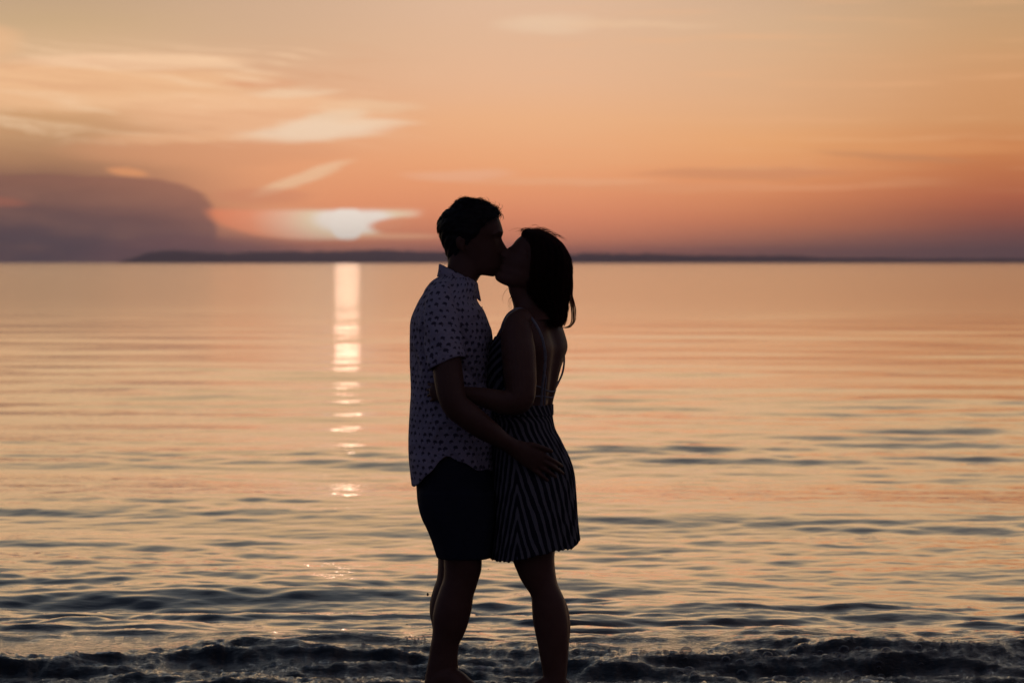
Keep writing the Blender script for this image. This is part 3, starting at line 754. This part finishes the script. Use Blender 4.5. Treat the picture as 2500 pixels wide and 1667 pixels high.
def strands_from(G, count, length, lift, direc, seed, rad, keep, steps=6):
    """short strands lying on a hair cap G"""
    r_ = np.random.RandomState(seed); out = []
    n, sg = G.shape[:2]; cen = G.mean(axis=(0, 1))
    while len(out) < count:
        i = r_.randint(1, n-1); j = r_.randint(0, sg)
        if not keep(i/(n-1), j/sg*360, r_): continue
        p = G[i, j]; nrm = p-cen; nrm /= np.linalg.norm(nrm)
        d = np.array(direc(p, nrm)); d = d+r_.normal(0, 0.35, 3); d -= nrm*np.dot(d, nrm); d /= np.linalg.norm(d)+1e-9
        L = length*r_.uniform(0.5, 1.3); lf = lift*r_.uniform(0.0, 1.6); cv = r_.normal(0, 0.3, 3)
        s = np.linspace(0, 1, steps)[:, None]
        out.append(p-nrm*0.002+d*s*L+nrm*lf*np.sin(s*2.4)*1.0+cv*(s**2)*L*0.4)
    return out
def strand_mesh(mb, curves, rad):
    for c in curves:
        T, N1, N2 = frames(c); k = len(c)
        rr = rad*np.linspace(1, 0.35, k)
        ph = np.array([0, 2.094, 4.189])
        mb.grid(c[:, None]+N1[:, None]*(rr[:, None]*np.cos(ph))[..., None]+N2[:, None]*(rr[:, None]*np.sin(ph))[..., None], None, True)
def keep_m(s, a, r_):
    a = min(a, 360-a); return a > fr_m(s)+4
cv = strands_from(HG, 2600, 0.020, 0.003, lambda p, n: (0.7, 0, -0.3) if n[2] > 0.5 else (-0.1, 0, -1), 3, 0.0008, keep_m)
cv += strands_from(HG, 260, 0.026, 0.010, lambda p, n: (1, 0, 0.25), 4, 0.001, lambda s, a, r_: 0.1 < s < 0.42 and min(a, 360-a) < 60 and keep_m(s, a, r_))
strand_mesh(hb, cv, 0.0010)
part('hair', hb.mesh('hair'), M_hair_m, man)

# shirt
def folds(PH, TI, z):
    s = 0.005*np.sin(PH*5+z*22+1.5*np.sin(z*9))*np.clip(TI*2, 0, 1)
    s += 0.012*(fbm(PH*2.4+3, z*9+PH*2, 3)-0.5)*2
    dg = np.sin((z*30+np.cos(PH)*4.5)+2*fbm(PH*2, z*4, 2)*2)      # slanting drags from armpit and waist
    s += 0.0065*np.clip(dg, 0.1, 1)*(np.exp(-((PH-4.4)/0.9)**2)+0.5*np.exp(-((PH-3.3)/0.5)**2))
    return s*np.clip(np.abs(np.sin(PH))*1.3, 0.12, 1)
def shirt_hem(px, ph):
    side = [(996, 1181), (1012, 1182), (1030, 1172), (1050, 1148), (1070, 1124), (1090, 1110), (1103, 1108), (1125, 1120), (1150, 1134), (1180, 1144), (1200, 1146)]
    v = np.interp(px, [a for a, _ in side], [b for _, b in side])
    return v+3*np.sin(px*0.09+ph*3)
sb = MB()
torso(MROWS, 110, 150, 0.0, disp=folds, hem=shirt_hem, thick=0.004, mb=sb, uvf=lambda PH, P: np.stack([PH*0.17+P[..., 2]*0.03, P[..., 2]], -1))
def sleeve(mir):
    pts = [(1084, 716, -.120, .052, .052), (1079, 740, -.172, .060, .050), (1078, 770, -.205, .065, .053), (1080, 800, -.226, .066, .057), (1082, 830, -.243, .066, .061), (1086, 860, -.256, .066, .064), (1092, 888, -.266, .0665, .066)]
    fd = lambda PH, TI: 0.004*np.sin(PH*4+TI*9)*TI+0.006*(fbm(PH*2.0, TI*7+3, 3)-0.5)
    A = np.array(pts, dtype=float)
    if mir: A[:, 2] *= -1
    for r in A: r[:3] = P3(r[0], r[1], r[2])
    D = dense(A, 40); P = D[:, :3]; T, N1, N2 = frames(P)
    ph = np.linspace(0, 2*math.pi, 64, endpoint=False); PH, TI = np.meshgrid(ph, np.linspace(0, 1, 40)); dd = fd(PH, TI)
    o_ = lambda e: P[:, None]+N1[:, None]*((D[:, 3:4]+dd-e)*np.cos(ph))[..., None]+N2[:, None]*((D[:, 4:5]+dd-e)*np.sin(ph))[..., None]
    # hem plane slants up to the right
    G = o_(0); Q = o_(0.006)
    for Z_ in (G, Q):
        wgt = np.clip((TI-0.55)/0.45, 0, 1)**1.5
        Z_[..., 2] += wgt*(Z_[..., 0]-P[-1, 0])*0.18
    L = np.concatenate([[0], np.cumsum(np.linalg.norm(np.diff(P, axis=0), axis=1))])
    UV = np.stack(np.broadcast_arrays(0.5+ph[None]*0.062, 1.9-L[:, None]), -1)
    full = np.concatenate([G, Q[::-1][:14]]); fu = np.concatenate([UV, UV[::-1][:14]])
    sb.grid(full, fu, True, True, False)
sleeve(False); sleeve(True)
shirt = part('shirt', sb.mesh('shirt', uv=True), M_shirt, man)
def collar():
    mb = MB(); nc = 80
    ph = np.linspace(R(14), R(346), nc)       # 0 = front opening
    def ring(bx, by, fx, fy, w, e):
        B = P3(bx, by, 0); F = P3(fx, fy, 0); c = (B+F)/2; h = (F-B)/2
        return c+h*np.cos(ph)[:, None]*(1+e)+np.array([0, 1.0, 0])*(w*np.sin(ph))[:, None]
    front = np.clip(np.cos(ph), 0, 1)
    rows = [ring(1077, 664, 1158, 716, .062, 0), ring(1074, 650, 1161, 697, .060, 0), ring(1073.5, 644, 1164, 687, .060, 0), ring(1071.5, 646, 1168, 693, .067, 0),
            ring(1070, 660, 1170, 706, .076, 0), ring(1067, 674, 1170, 722, .086, 0), ring(1070, 674, 1167, 722, .082, 0)]
    G = np.array(rows)
    G[5] += np.array([0.01, 0, -0.022])*(front**3)[:, None]; G[6] += np.array([0.008, 0, -0.022])*(front**3)[:, None]
    G[3:6, :, 2] += 0.002*np.sin(ph*9)[None]
    UV = np.stack(np.broadcast_arrays(ph[None]*0.07+0.3, np.array([0, .02, .03, .035, .05, .07, .07])[:, None]+1.3), -1)
    mb.grid(G, UV, False)
    return mb
part('collar', collar().mesh('collar', uv=True), M_shirt, man, shirt)
def button(px, py):
    mb = MB(); tube([(px, py, 0.0, .0055, .0055), (px+2.2, py, 0.0, .0055, .0055)], 3, 14, mb, round_ends=False); return mb
for k, (bx, by) in enumerate(((1163, 727), (1176, 752), (1190, 785))):
    part('button', button(bx, by).mesh('button'), M_button, man, shirt)

# shorts
def shorts():
    mb = MB()
    torso([(1090, 1012, 1202, .172), (1140, 1010, 1204, .178), (1184, 1016, 1208, .182), (1219, 1018.3, 1208, .186), (1240, 1022, 1208, .188), (1263, 1028.5, 1208, .188), (1280, 1036, 1206, .186)], 30, 80, mb=mb)
    for s in (-1, 1):
        torso([(1200, 1022, 1208, .098), (1240, 1024, 1208, .100), (1263, 1029.5, 1208, .100), (1277, 1035.8, 1207, .099), (1296, 1044.8, 1205, .098), (1321, 1055, 1203, .096), (1344, 1062.6, 1200, .094), (1363, 1069, 1196, .093)],
              40, 60, yo=s*0.092, mb=mb, disp=lambda PH, TI, z: 0.004*np.sin(PH*5+s)*TI)
    return mb
part('shorts', evaluated(shorts().mesh('shorts'), 0.005, 2, 'shorts'), M_shorts, man)
props(man, label='dark-haired man in patterned short-sleeved shirt and dark shorts kissing the woman in the shallows', category='person')

# =================================================================== the woman
wom = bpy.data.objects.new('person', None); C.objects.link(wom)
wom.location = (PX(1330, D0), D0, -0.03); _pos[wom.name] = np.array(wom.location[:])
WHY = -0.014
WT = [(764, 1256, 1335, 0.085, -24), (770, 1246, 1350, 0.120, -26), (780, 1236, 1362, 0.152, -27), (800, 1224, 1371, 0.170, -28), (820, 1214, 1375, 0.172, -28), (846, 1201, 1378, 0.166, -28), (876, 1191, 1371.6, 0.155, -27),
      (902, 1185, 1365.5, 0.148, -26), (927, 1184, 1360.3, 0.141, -24), (953, 1190, 1355.5, 0.136, -22), (978, 1196, 1349.5, 0.132, -18), (1000, 1200, 1347, 0.131, -12), (1015, 1200, 1347.5, 0.136, -6)]
def wback(PH, TI, z):
    # angle 0 = the back (she faces left); spine groove, shoulder blades
    a = (PH+math.pi) % (2*math.pi)-math.pi
    g = -0.012*np.exp(-(a/0.16)**2)
    k = np.exp(-((TI-0.33)/0.16)**2)
    g += k*0.008*(np.exp(-((a-0.55)/0.22)**2)+np.exp(-((a+0.55)/0.22)**2))
    bust = np.exp(-((TI-0.60)/0.12)**2)*0.010*(np.exp(-((np.abs(a)-2.55)/0.3)**2))
    return g+bust
def woman_body():
    mb = MB()
    torso(WT, 70, 96, 0.0, mb=mb, disp=wback)
    hips = [(990, 1202, 1345, 0.13, -12), (1015, 1203, 1343, 0.132), (1071, 1206, 1362, 0.155), (1120, 1208, 1384, 0.172), (1180, 1210, 1394, 0.178), (1230, 1212, 1388, 0.175), (1275, 1216, 1378, 0.165)]
    torso(hips, 30, 64, 0.008, mb=mb)
    torso([(640, 1262, 1330, 0.050), (680, 1250, 1318, 0.049), (700, 1241, 1312, 0.049), (711, 1242.5, 1312, 0.049), (724, 1247, 1316, 0.050), (736, 1250.5, 1322, 0.053), (750, 1253.5, 1332, 0.063), (764, 1250, 1344, 0.09), (780, 1245, 1352, 0.11)], 40, 44, mb=mb)
    st = [(1305, 564, 1299, 564, 0.010, 0, .01, .1), (1330, 575, 1284, 567, 0.045, 0, .01, .1), (1350, 590, 1275, 574, 0.062, 0, .01, .1), (1364, 606, 1268, 579, 0.070, 0, .02, .14),
          (1372, 624, 1259.5, 587, 0.074, 0, .02, .2), (1376, 640, 1252, 596.5, 0.074, 0.001, .03, .24), (1376, 650, 1249, 600, 0.073, 0.002, .02, .27), (1375, 658, 1243, 603, 0.072, 0.005, .009, .27),
          (1373, 664, 1238, 606.5, 0.070, 0.011, .009, .27), (1371, 670, 1231, 610.5, 0.069, 0.019, .010, .27), (1368, 676, 1223.5, 616, 0.067, 0.025, .013, .27), (1365, 681, 1221.5, 621.5, 0.066, 0.025, .016, .27),
          (1361, 685, 1225, 627.5, 0.064, 0.015, .014, .29), (1356, 689, 1228, 632.5, 0.062, 0.008, .016, .31), (1352, 692, 1225, 637.5, 0.060, 0.011, .020, .32), (1348, 695, 1227, 642, 0.059, 0.008, .020, .33),
          (1343, 698, 1222, 646.5, 0.058, 0.011, .020, .34), (1337, 701, 1219, 653, 0.056, 0.006, .02, .35), (1330, 704, 1219, 660, 0.054, 0.003, .02, .35), (1322, 707, 1212, 667, 0.051, 0.005, .02, .35),
          (1313, 709, 1208, 675, 0.046, 0.005, .02, .35), (1300, 710, 1211, 683, 0.038, 0.002, .02, .3), (1285, 709, 1220, 690, 0.028, 0, .02, .3), (1268, 707, 1232, 696, 0.014, 0, .02, .2)]
    ax = np.array([-0.9, 0, 0.3])
    def eyes(G):
        G = dent(G, 1256, 612, WHY, 0.031, (0.016, 0.014, 0.010), 0.009, (0.9, 0, -0.35))
        G = dent(G, 1258, 612, WHY, 0.031, (0.010, 0.010, 0.0065), 0.006, (-0.9, 0, 0.35))
        return G
    head(st, 110, 84, mb, WHY, eyes)
    for mir in (False, True):
        tube([(1275, 778, -.135, .038), (1262, 790, -.158, .045), (1262, 822, -.182, .058), (1266, 862, -.205, .0615), (1269, 900, -.220, .0600), (1272, 935, -.232, .0560), (1272, 962, -.240, .053),
              (1262, 980, -.244, .051, .046), (1238, 983, -.243, .048, .040), (1205, 976, -.240, .042, .036), (1165, 967, -.233, .035, .030), (1130, 961, -.226, .028, .023), (1108, 958, -.220, .025, .018)], 60, 24, mb, mirror=mir)
        tube([(1112, 958, -.220, .025, .017), (1095, 956, -.214, .033, .015), (1078, 956, -.208, .035, .013), (1068, 956, -.203, .032, .010)], 14, 18, mb, mirror=mir)
        finger(mb, [(1094, 944, -.212), (1082, 934, -.206), (1070, 930, -.198)], .0098, .0072, mir)
        finger(mb, [(1076, 945, -.206), (1064, 941, -.199), (1053, 938, -.186), (1047, 937, -.176)], .0085, .0064, mir)
        finger(mb, [(1076, 954, -.206), (1062, 952, -.198), (1050, 951, -.183), (1044.5, 951, -.171)], .0086, .0064, mir)
        finger(mb, [(1076, 963, -.206), (1063, 963, -.198), (1051, 964, -.184), (1046, 965, -.174)], .0083, .0062, mir)
        finger(mb, [(1078, 971, -.205), (1067, 973, -.199), (1057, 976, -.190), (1052, 978, -.183)], .0076, .0058, mir)
    near = [(1230, 1222, 1372, .088), (1290, 1230, 1364, .086), (1336, 1242, 1355, .078), (1363, 1250, 1352.3, .071), (1380, 1256, 1353, .067), (1394, 1262, 1354.6, .064), (1408, 1268, 1356.5, .061), (1424, 1277, 1360, .058),
            (1438, 1286.5, 1366, .056), (1448, 1293.5, 1371, .056), (1461, 1297.5, 1377, .056), (1483, 1298.7, 1382.6, .057), (1506, 1300, 1387, .056), (1534, 1304.5, 1388.5, .053), (1569, 1312, 1388.3, .047),
            (1595, 1317, 1386.5, .042), (1624, 1322, 1384, .037), (1650, 1326, 1382.5, .035), (1676, 1326, 1386, .036)]
    torso(near, 80, 48, 0.0, yo=-0.085, mb=mb, ex=2.1)
    far = [(r[0], r[1]+6, r[2]+(4.5 if 1470 < r[0] < 1560 else 1.5), r[3]) for r in near[:-1]]
    torso(far, 80, 48, 0.0, yo=0.080, mb=mb, ex=2.1)
    for yy, ox in ((-0.085, 0), (0.080, 6)):
        s_ = 1
        tube([(1366+ox, 1674, yy, .032, .028), (1350+ox, 1668, yy, .036, .032), (1325+ox, 1676, yy, .032, .036), (1300+ox, 1686, yy, .025, .039), (1274+ox, 1693, yy, .018, .040), (1256+ox, 1696, yy, .013, .035)], 28, 20, mb)
        for k in range(5):
            L = (22, 20, 16, 12, 7)[k]; z_ = yy+(.030-.015*k)*(1 if yy < 0 else -1)
            finger(mb, [(1262+ox, 1696, z_), (1256+ox-L*0.6, 1695, z_), (1254+ox-L, 1697, z_)], .0100-.0011*k, .0078-.0008*k)
    return mb
part('body', evaluated(woman_body().mesh('body'), 0.0034, 3, 'body'), M_skin_w, wom)

# hair to the shoulder blades
WH = [(559, 1291, 1309, 0.018), (561.5, 1280, 1320, 0.040), (567, 1274.5, 1334, 0.058), (577, 1272.5, 1352, 0.072), (590, 1272, 1368, 0.081), (605, 1271.5, 1380, 0.085), (620, 1271.5, 1388, 0.087), (636, 1271.5, 1393, 0.088),
      (652, 1272, 1395, 0.088), (671, 1273, 1396, 0.087), (690, 1276, 1395, 0.084), (706, 1280, 1394, 0.080), (722, 1288, 1389, 0.076), (738, 1300, 1386, 0.071), (754, 1315, 1383, 0.066), (770, 1330, 1382, 0.060), (785, 1342, 1379, 0.053), (797, 1352, 1372, 0.042)]
def whd(PH, TI, z):
    return 0.0035*np.sin(PH*23+3*np.sin(z*14))*np.clip(TI*3, 0.2, 1)+0.011*(fbm(PH*5, z*7, 3)-0.5)
wh = torso(WH, 90, 120, 0.003, yo=WHY, disp=whd, ex=2.0)
HP = wh.v[0].reshape(90, 120, 3)
def wcurves():
    r_ = np.random.RandomState(21); out = []
    cen = HP.mean(axis=1)
    for k in range(1300):
        a = r_.uniform(0, 120); i0 = int(r_.uniform(0, 22)**1.0); i1 = int(r_.uniform(72, 90)); n = 22
        off = r_.uniform(-0.001, 0.0045); ph_ = r_.uniform(0, 6.28); dr = r_.normal(0, 5.0)
        edge = None
        ii = np.linspace(i0, i1-1, n); pts = []
        for q, i in enumerate(ii):
            s = q/(n-1); j = (a+dr*s+0.7*math.sin(s*5+ph_)) % 120
            p = HP[int(i), int(j)]*(1-(j % 1))+HP[int(i), (int(j)+1) % 120]*(j % 1)
            d = p-cen[int(i)]; d /= np.linalg.norm(d)+1e-9
            pts.append(p+d*(off+0.0035*math.sin(s*9+ph_)*s))
        pts = np.array(pts)
        pts[-4:, 2] -= np.linspace(0, 0.016*r_.rand()**2, 4)
        out.append(pts)
    # loose outer lock on the right, swinging clear of the rest and curling in
    for k in range(46):
        o = r_.uniform(-7.0, 1.5); q = r_.normal(0, 1.3)
        e = r_.uniform(0.75, 1.0)
        base = [(1389+o, 640), (1396+o, 672), (1397.5+o, 700), (1396.5+o, 718), (1399+o+q, 738), (1402.5+o+q, 757), (1403.2+o+q, 776), (1399+o, 791), (1390+o, 800-1.2*abs(q)), (1380+o, 801-abs(q)), (1371, 798)]
        base = base[:max(6, int(len(base)*e))]
        yy = r_.uniform(-0.035, 0.02)
        A = np.array([list(P3(x+r_.normal(0, .35), y, yy+WHY))+[0.001] for x, y in base])
        out.append(dense(A, 26)[:, :3])
    return out
wcv = wcurves()
strand_mesh(wh, wcv, 0.0012)
# flyaways: arcs over the crown and wisps at the throat
fly = []
r_ = np.random.RandomState(8)
for k in range(90):
    x0 = r_.uniform(1282, 1350); y0 = np.interp(x0, [1282, 1310, 1350], [560, 559, 577])+2
    L = r_.uniform(14, 44); hgt = r_.uniform(1.5, 9); dr = r_.choice([-1, 1], p=[0.35, 0.65])
    s = np.linspace(0, 1, 12)
    xx = x0+dr*L*s; yy = y0-hgt*np.sin(s*2.7)+np.where(dr > 0, L*s*0.35*(x0-1282)/68, 6*s)
    fly.append(np.array([P3(a, b, WHY+r_.uniform(-.03, .03)) for a, b in zip(xx, yy)]))
for (pts) in ([(1246, 700), (1238, 706), (1230, 716), (1227, 728), (1229, 740)], [(1250, 722), (1243, 730), (1240, 742), (1243, 752), (1242, 760)], [(1248, 722), (1245, 733), (1244, 745), (1247, 755)],
              [(1251, 728), (1247, 738), (1248, 750), (1251, 757)], [(1276, 566), (1272, 563), (1275, 558), (1282, 556)], [(1279, 563), (1270, 566), (1269, 574)], [(1298, 551), (1308, 549), (1318, 556), (1325, 562)]):
    A = np.array([list(P3(x, y, WHY-0.02))+[0.001] for x, y in pts]); fly.append(dense(A, 14)[:, :3])
for k in range(90):
    i = r_.uniform(575, 760); x = np.interp(i, [w[0] for w in WH], [w[2] for w in WH]); L = r_.uniform(10, 40)
    s = np.linspace(0, 1, 10); fly.append(np.array([P3(x-1+r_.uniform(0.5, 3.5)*math.sin(q*3), i+L*q, WHY+r_.uniform(-.03, .03)) for q in s]))
strand_mesh(wh, fly, 0.0009)
part('hair', wh.mesh('hair'), M_hair_w, wom)

# dress: skirt, bodice, waistband, straps
SK = [(1006, 1199, 1348.5, .135, -8), (1015, 1198.5, 1349, .139, -5), (1030, 1198.5, 1351.5, .146, 0), (1046, 1198.5, 1355.5, .154, 0), (1071, 1199, 1368.5, .166, 0), (1092, 1200, 1378.5, .175, 0), (1120, 1200, 1391.5, .185, 0),
      (1148, 1200, 1400, .192, 0), (1173, 1199.5, 1404, .196, 0), (1204, 1199, 1406, .199, 0), (1242, 1198, 1408.5, .203, 0), (1278, 1196.5, 1411.5, .207, 0), (1303, 1195.5, 1414, .21, 0), (1320, 1194, 1416.5, .212, 0)]
def pleats(PH, TI, z):
    a = (PH+math.pi) % (2*math.pi)-math.pi
    k = np.exp(-(a/1.25)**2)*0.75+0.25
    w = np.sin(PH*46+2.2*fbm(PH*4, z*3, 2)*3)
    return (0.0012+0.0035*TI**1.2)*w*k+0.006*(fbm(PH*5+3, z*5, 3)-0.5)*TI-0.003*TI
def skirt_hem(px, ph):
    v = np.interp(px, [1190, 1200, 1236, 1250, 1300, 1350, 1370, 1388, 1400, 1410, 1418], [1359, 1361.5, 1363.5, 1360, 1349, 1336, 1334, 1334.5, 1330, 1323, 1317])
    return v+1.4*np.sin(ph*46)+1.2*np.sin(ph*17)
def skirt_uv(PH, P):
    # chevron: stripes fall away on both sides of the side seam
    seam = R(-110)
    a = (PH-seam+math.pi) % (2*math.pi)-math.pi
    arc = np.abs(a)*0.165
    dn = (PZ(1010, D0)-P[..., 2])
    k = 0.34*np.exp(-arc/0.25)
    return np.stack([arc-dn*k-dn*0.10*arc/0.2, P[..., 2]], -1)
db = torso(SK, 120, 320, 0.0, disp=pleats, hem=skirt_hem, thick=0.003, uvf=skirt_uv)
WTO = WT[2:]
def bod_uv(PH, P):
    a = (PH-math.pi+math.pi) % (2*math.pi)-math.pi
    return np.stack([P[..., 2]*0.8-np.abs(a)*0.10+0.0*PH, P[..., 2]], -1)
torso([(r[0], r[1]-1, r[2]+1, r[3]+0.003, r[4]) for r in WT[4:]], 60, 90, -0.002, arc=(92, 268), thick=0.004, mb=db, uvf=bod_uv, disp=lambda PH, TI, z: 0.003*(fbm(PH*6, z*20, 3)-0.5)+wback(PH, TI*0.6+0.4, z)*0.5)
dress = part('dress', db.mesh('dress', uv=True), M_dress, wom)
band = torso([(987, 1197.5, 1348.5, .135, -15), (992, 1198, 1348.7, .1365, -14), (1008, 1198.5, 1349.5, .140, -9), (1013, 1199, 1349.5, .140, -7)], 14, 240, -0.001, thick=0.004,
             disp=lambda PH, TI, z: 0.0014*np.sin(PH*60), uvf=lambda PH, P: np.stack([PH*0.145, P[..., 2]], -1))
part('waistband', band.mesh('waistband', uv=True), M_dress, wom, dress)
def strap(pts, r=0.0035, rb=0.002, nm='strap'):
    mb = MB(); tube([(p[0], p[1], p[2], r, rb) for p in pts], 60, 8, mb); return part(nm, mb.mesh(nm), M_strap, wom, dress)
strap([(1222, 812, -.120), (1228, 790, -.138), (1240, 768, -.128), (1254, 757, -.110), (1266, 753, -.100), (1280, 757, -.108), (1294, 772, -.142), (1306, 788, -.165), (1317, 808, -.180), (1325, 830, -.184), (1330, 860, -.176), (1331, 890, -.165), (1328, 915, -.158), (1324, 945, -.150), (1322, 975, -.143), (1321, 990, -.142)], .0048, .0026)
strap([(1268, 752, -.096), (1284, 761, -.114), (1299, 780, -.152), (1311, 800, -.173), (1321, 820, -.183), (1331, 850, -.180), (1334, 872, -.172), (1327, 898, -.165), (1333, 925, -.150), (1330, 958, -.142), (1330, 985, -.138)], .0026, .002)
strap([(1300, 760, .09), (1335, 775, .10), (1362, 800, .075), (1374, 835, .06), (1378, 860, .05), (1378.5, 880, .045), (1377, 897, .04), (1373, 914, .03), (1366, 930, .02), (1357.5, 947, .0)], .0022, .0022)
strap([(1374, 838, .05), (1376.5, 862, .04), (1376, 885, .03), (1373, 905, .02), (1366, 925, .01), (1358, 940, -.01)], .0017, .0017)
strap([(1310, 942, -.158), (1322, 946, -.150), (1335, 953, -.128), (1348, 956, -.085), (1356, 954, -.03)], .0028, .0022)
strap([(1308, 967, -.152), (1322, 967, -.142), (1336, 969, -.118), (1347, 970, -.07), (1351, 969, -.02)], .0028, .0022)
props(wom, label='long-haired woman in striped open-back short dress, head tilted up to kiss the man', category='person')

# ------------------------------------------------------------------ foam bubbles
def mat_bubble():
    m = bpy.data.materials.new('bubble_film'); m.use_nodes = True; N = NT(m.node_tree); N.n.clear()
    lw = N.n.new('ShaderNodeLayerWeight'); lw.inputs[0].default_value = 0.35
    g = N.n.new('ShaderNodeBsdfGlossy'); g.inputs['Roughness'].default_value = 0.08; g.inputs[0].default_value = (0.6, 0.6, 0.6, 1)
    tr = N.n.new('ShaderNodeBsdfTransparent'); tr.inputs[0].default_value = (0.75, 0.75, 0.78, 1)
    mx = N.n.new('ShaderNodeMixShader'); N.l.new(N.m('POWER', lw.outputs['Facing'], 1.6), mx.inputs[0]); N.l.new(tr.outputs[0], mx.inputs[1]); N.l.new(g.outputs[0], mx.inputs[2])
    o = N.n.new('ShaderNodeOutputMaterial'); N.l.new(mx.outputs[0], o.inputs[0]); return m
M_bubble = mat_bubble()
def bubbles():
    r_ = np.random.RandomState(31); mb = MB()
    spec = []
    def cluster(px0, px1, py0, py1, n, r0, r1):
        for k in range(n):
            px = r_.uniform(px0, px1); py = r_.uniform(py0, py1); rad = r0*(r1/r0)**(r_.rand()**5)*0.8
            Y = CAMZ*FPX/(py-HZ); spec.append(((px-1250)/FPX*Y, Y, rad))
    cluster(1460, 2560, 1618, 1640, 420, .003, .036)
    cluster(1620, 2300, 1625, 1650, 260, .003, .032)
    cluster(1350, 2560, 1645, 1680, 320, .003, .022)
    cluster(2200, 2560, 1586, 1612, 150, .004, .016)
    cluster(990, 1040, 1586, 1604, 26, .005, .013)
    cluster(880, 1040, 1590, 1612, 50, .004, .013)
    cluster(760, 920, 1640, 1672, 60, .005, .022)
    cluster(1130, 1320, 1645, 1680, 70, .004, .016)
    cluster(1390, 1480, 1590, 1615, 24, .004, .012)
    cluster(0, 1000, 1640, 1690, 110, .004, .014)
    for x, y, rad in spec:
        z = float(surface(np.array([x]), np.array([y]))[0])
        el_ = np.linspace(math.pi/2*0.999, -0.15, 7); a_ = np.linspace(0, 2*math.pi, 14, endpoint=False)
        G = np.stack([x+rad*np.outer(np.cos(el_), np.cos(a_)), y+rad*np.outer(np.cos(el_), np.sin(a_)), z-0.15*rad+rad*0.85*np.outer(np.sin(el_), np.ones(14))], -1)
        mb.grid(G[::-1], None, True)
    o = link('foam_bubbles', mb.mesh('foam_bubbles'), None, M_bubble); o['kind'] = 'stuff'
bubbles()

# ------------------------------------------------------------------ stones at the water's edge
def stone(px, py, w, d, h, label, seed):
    Y = CAMZ*FPX/(py-HZ); x = (px-1250)/FPX*Y
    r2_ = np.random.RandomState(seed); mb = MB()
    el_ = np.linspace(math.pi/2*0.999, -math.pi/2*0.999, 15); a_ = np.linspace(0, 2*math.pi, 26, endpoint=False)
    E, A_ = np.meshgrid(el_, a_, indexing='ij')
    k = 1+0.35*(fbm(A_*1.2+seed*3+np.sin(A_)*1.5, E*1.6+seed, 3)-0.5)*np.cos(E)
    G = np.stack([w*k*np.cos(E)*np.cos(A_), d*k*np.cos(E)*np.sin(A_), h*k*np.sin(E)], -1)
    mb.grid(G[::-1], None, True)
    o = link('stone', mb.mesh('stone'), None, M_stone); o.location = (x, Y, -0.012)
    props(o, label=label, category='stone')
stone(1203, 1671, .022, .02, .022, 'rounded pale wet stone at the waterline between the two pairs of feet', 3)
stone(1278, 1672, .021, .018, .023, "dark angular stone in the wash just left of the woman's foot", 6)
stone(1236, 1677, .026, .018, .011, 'low flat pale stone lying between the rounded stone and the dark stone', 9)

# ------------------------------------------------------------------ spray drops in the air
M_drop, _n, _b = material('water_drop', (0.02, 0.02, 0.025), 0.05, 0.5)
def drop(px, py, yr, r, k=1.0):
    mb = MB(); c = P3(px, py, yr)
    el_ = np.linspace(math.pi/2*0.999, -math.pi/2*0.999, 7); a_ = np.linspace(0, 2*math.pi, 10, endpoint=False)
    E, A_ = np.meshgrid(el_, a_, indexing='ij')
    G = np.stack([r*np.cos(E)*np.cos(A_), r*np.cos(E)*np.sin(A_), r*k*np.sin(E)*(1+0.25*np.sin(E))], -1)
    mb.grid(G[::-1], None, True)
    o = link('water_drop', mb.mesh('water_drop'), None, M_drop); o.location = c
    return o
g = "spray drops thrown up behind the man's legs"
props(drop(1044, 1451, .1, .0042, 1.5), label="largest airborne drop of spray, just left of the man's calf", category='water drop', group=g)
props(drop(993, 1524, .1, .0040, .5), label="flat airborne drop of spray, low and left of the man's shin", category='water drop', group=g)
for x, y in ((944, 1498), (903, 1465), (886, 1436), (903, 1454), (1049, 1536), (937, 1487), (1192, 1389), (1367, 1410)):
    props(drop(x, y, random.uniform(-.1, .4), .0018), label='tiny dark speck of spray hanging in the air near the legs', category='water drop', group='tiny specks of spray')
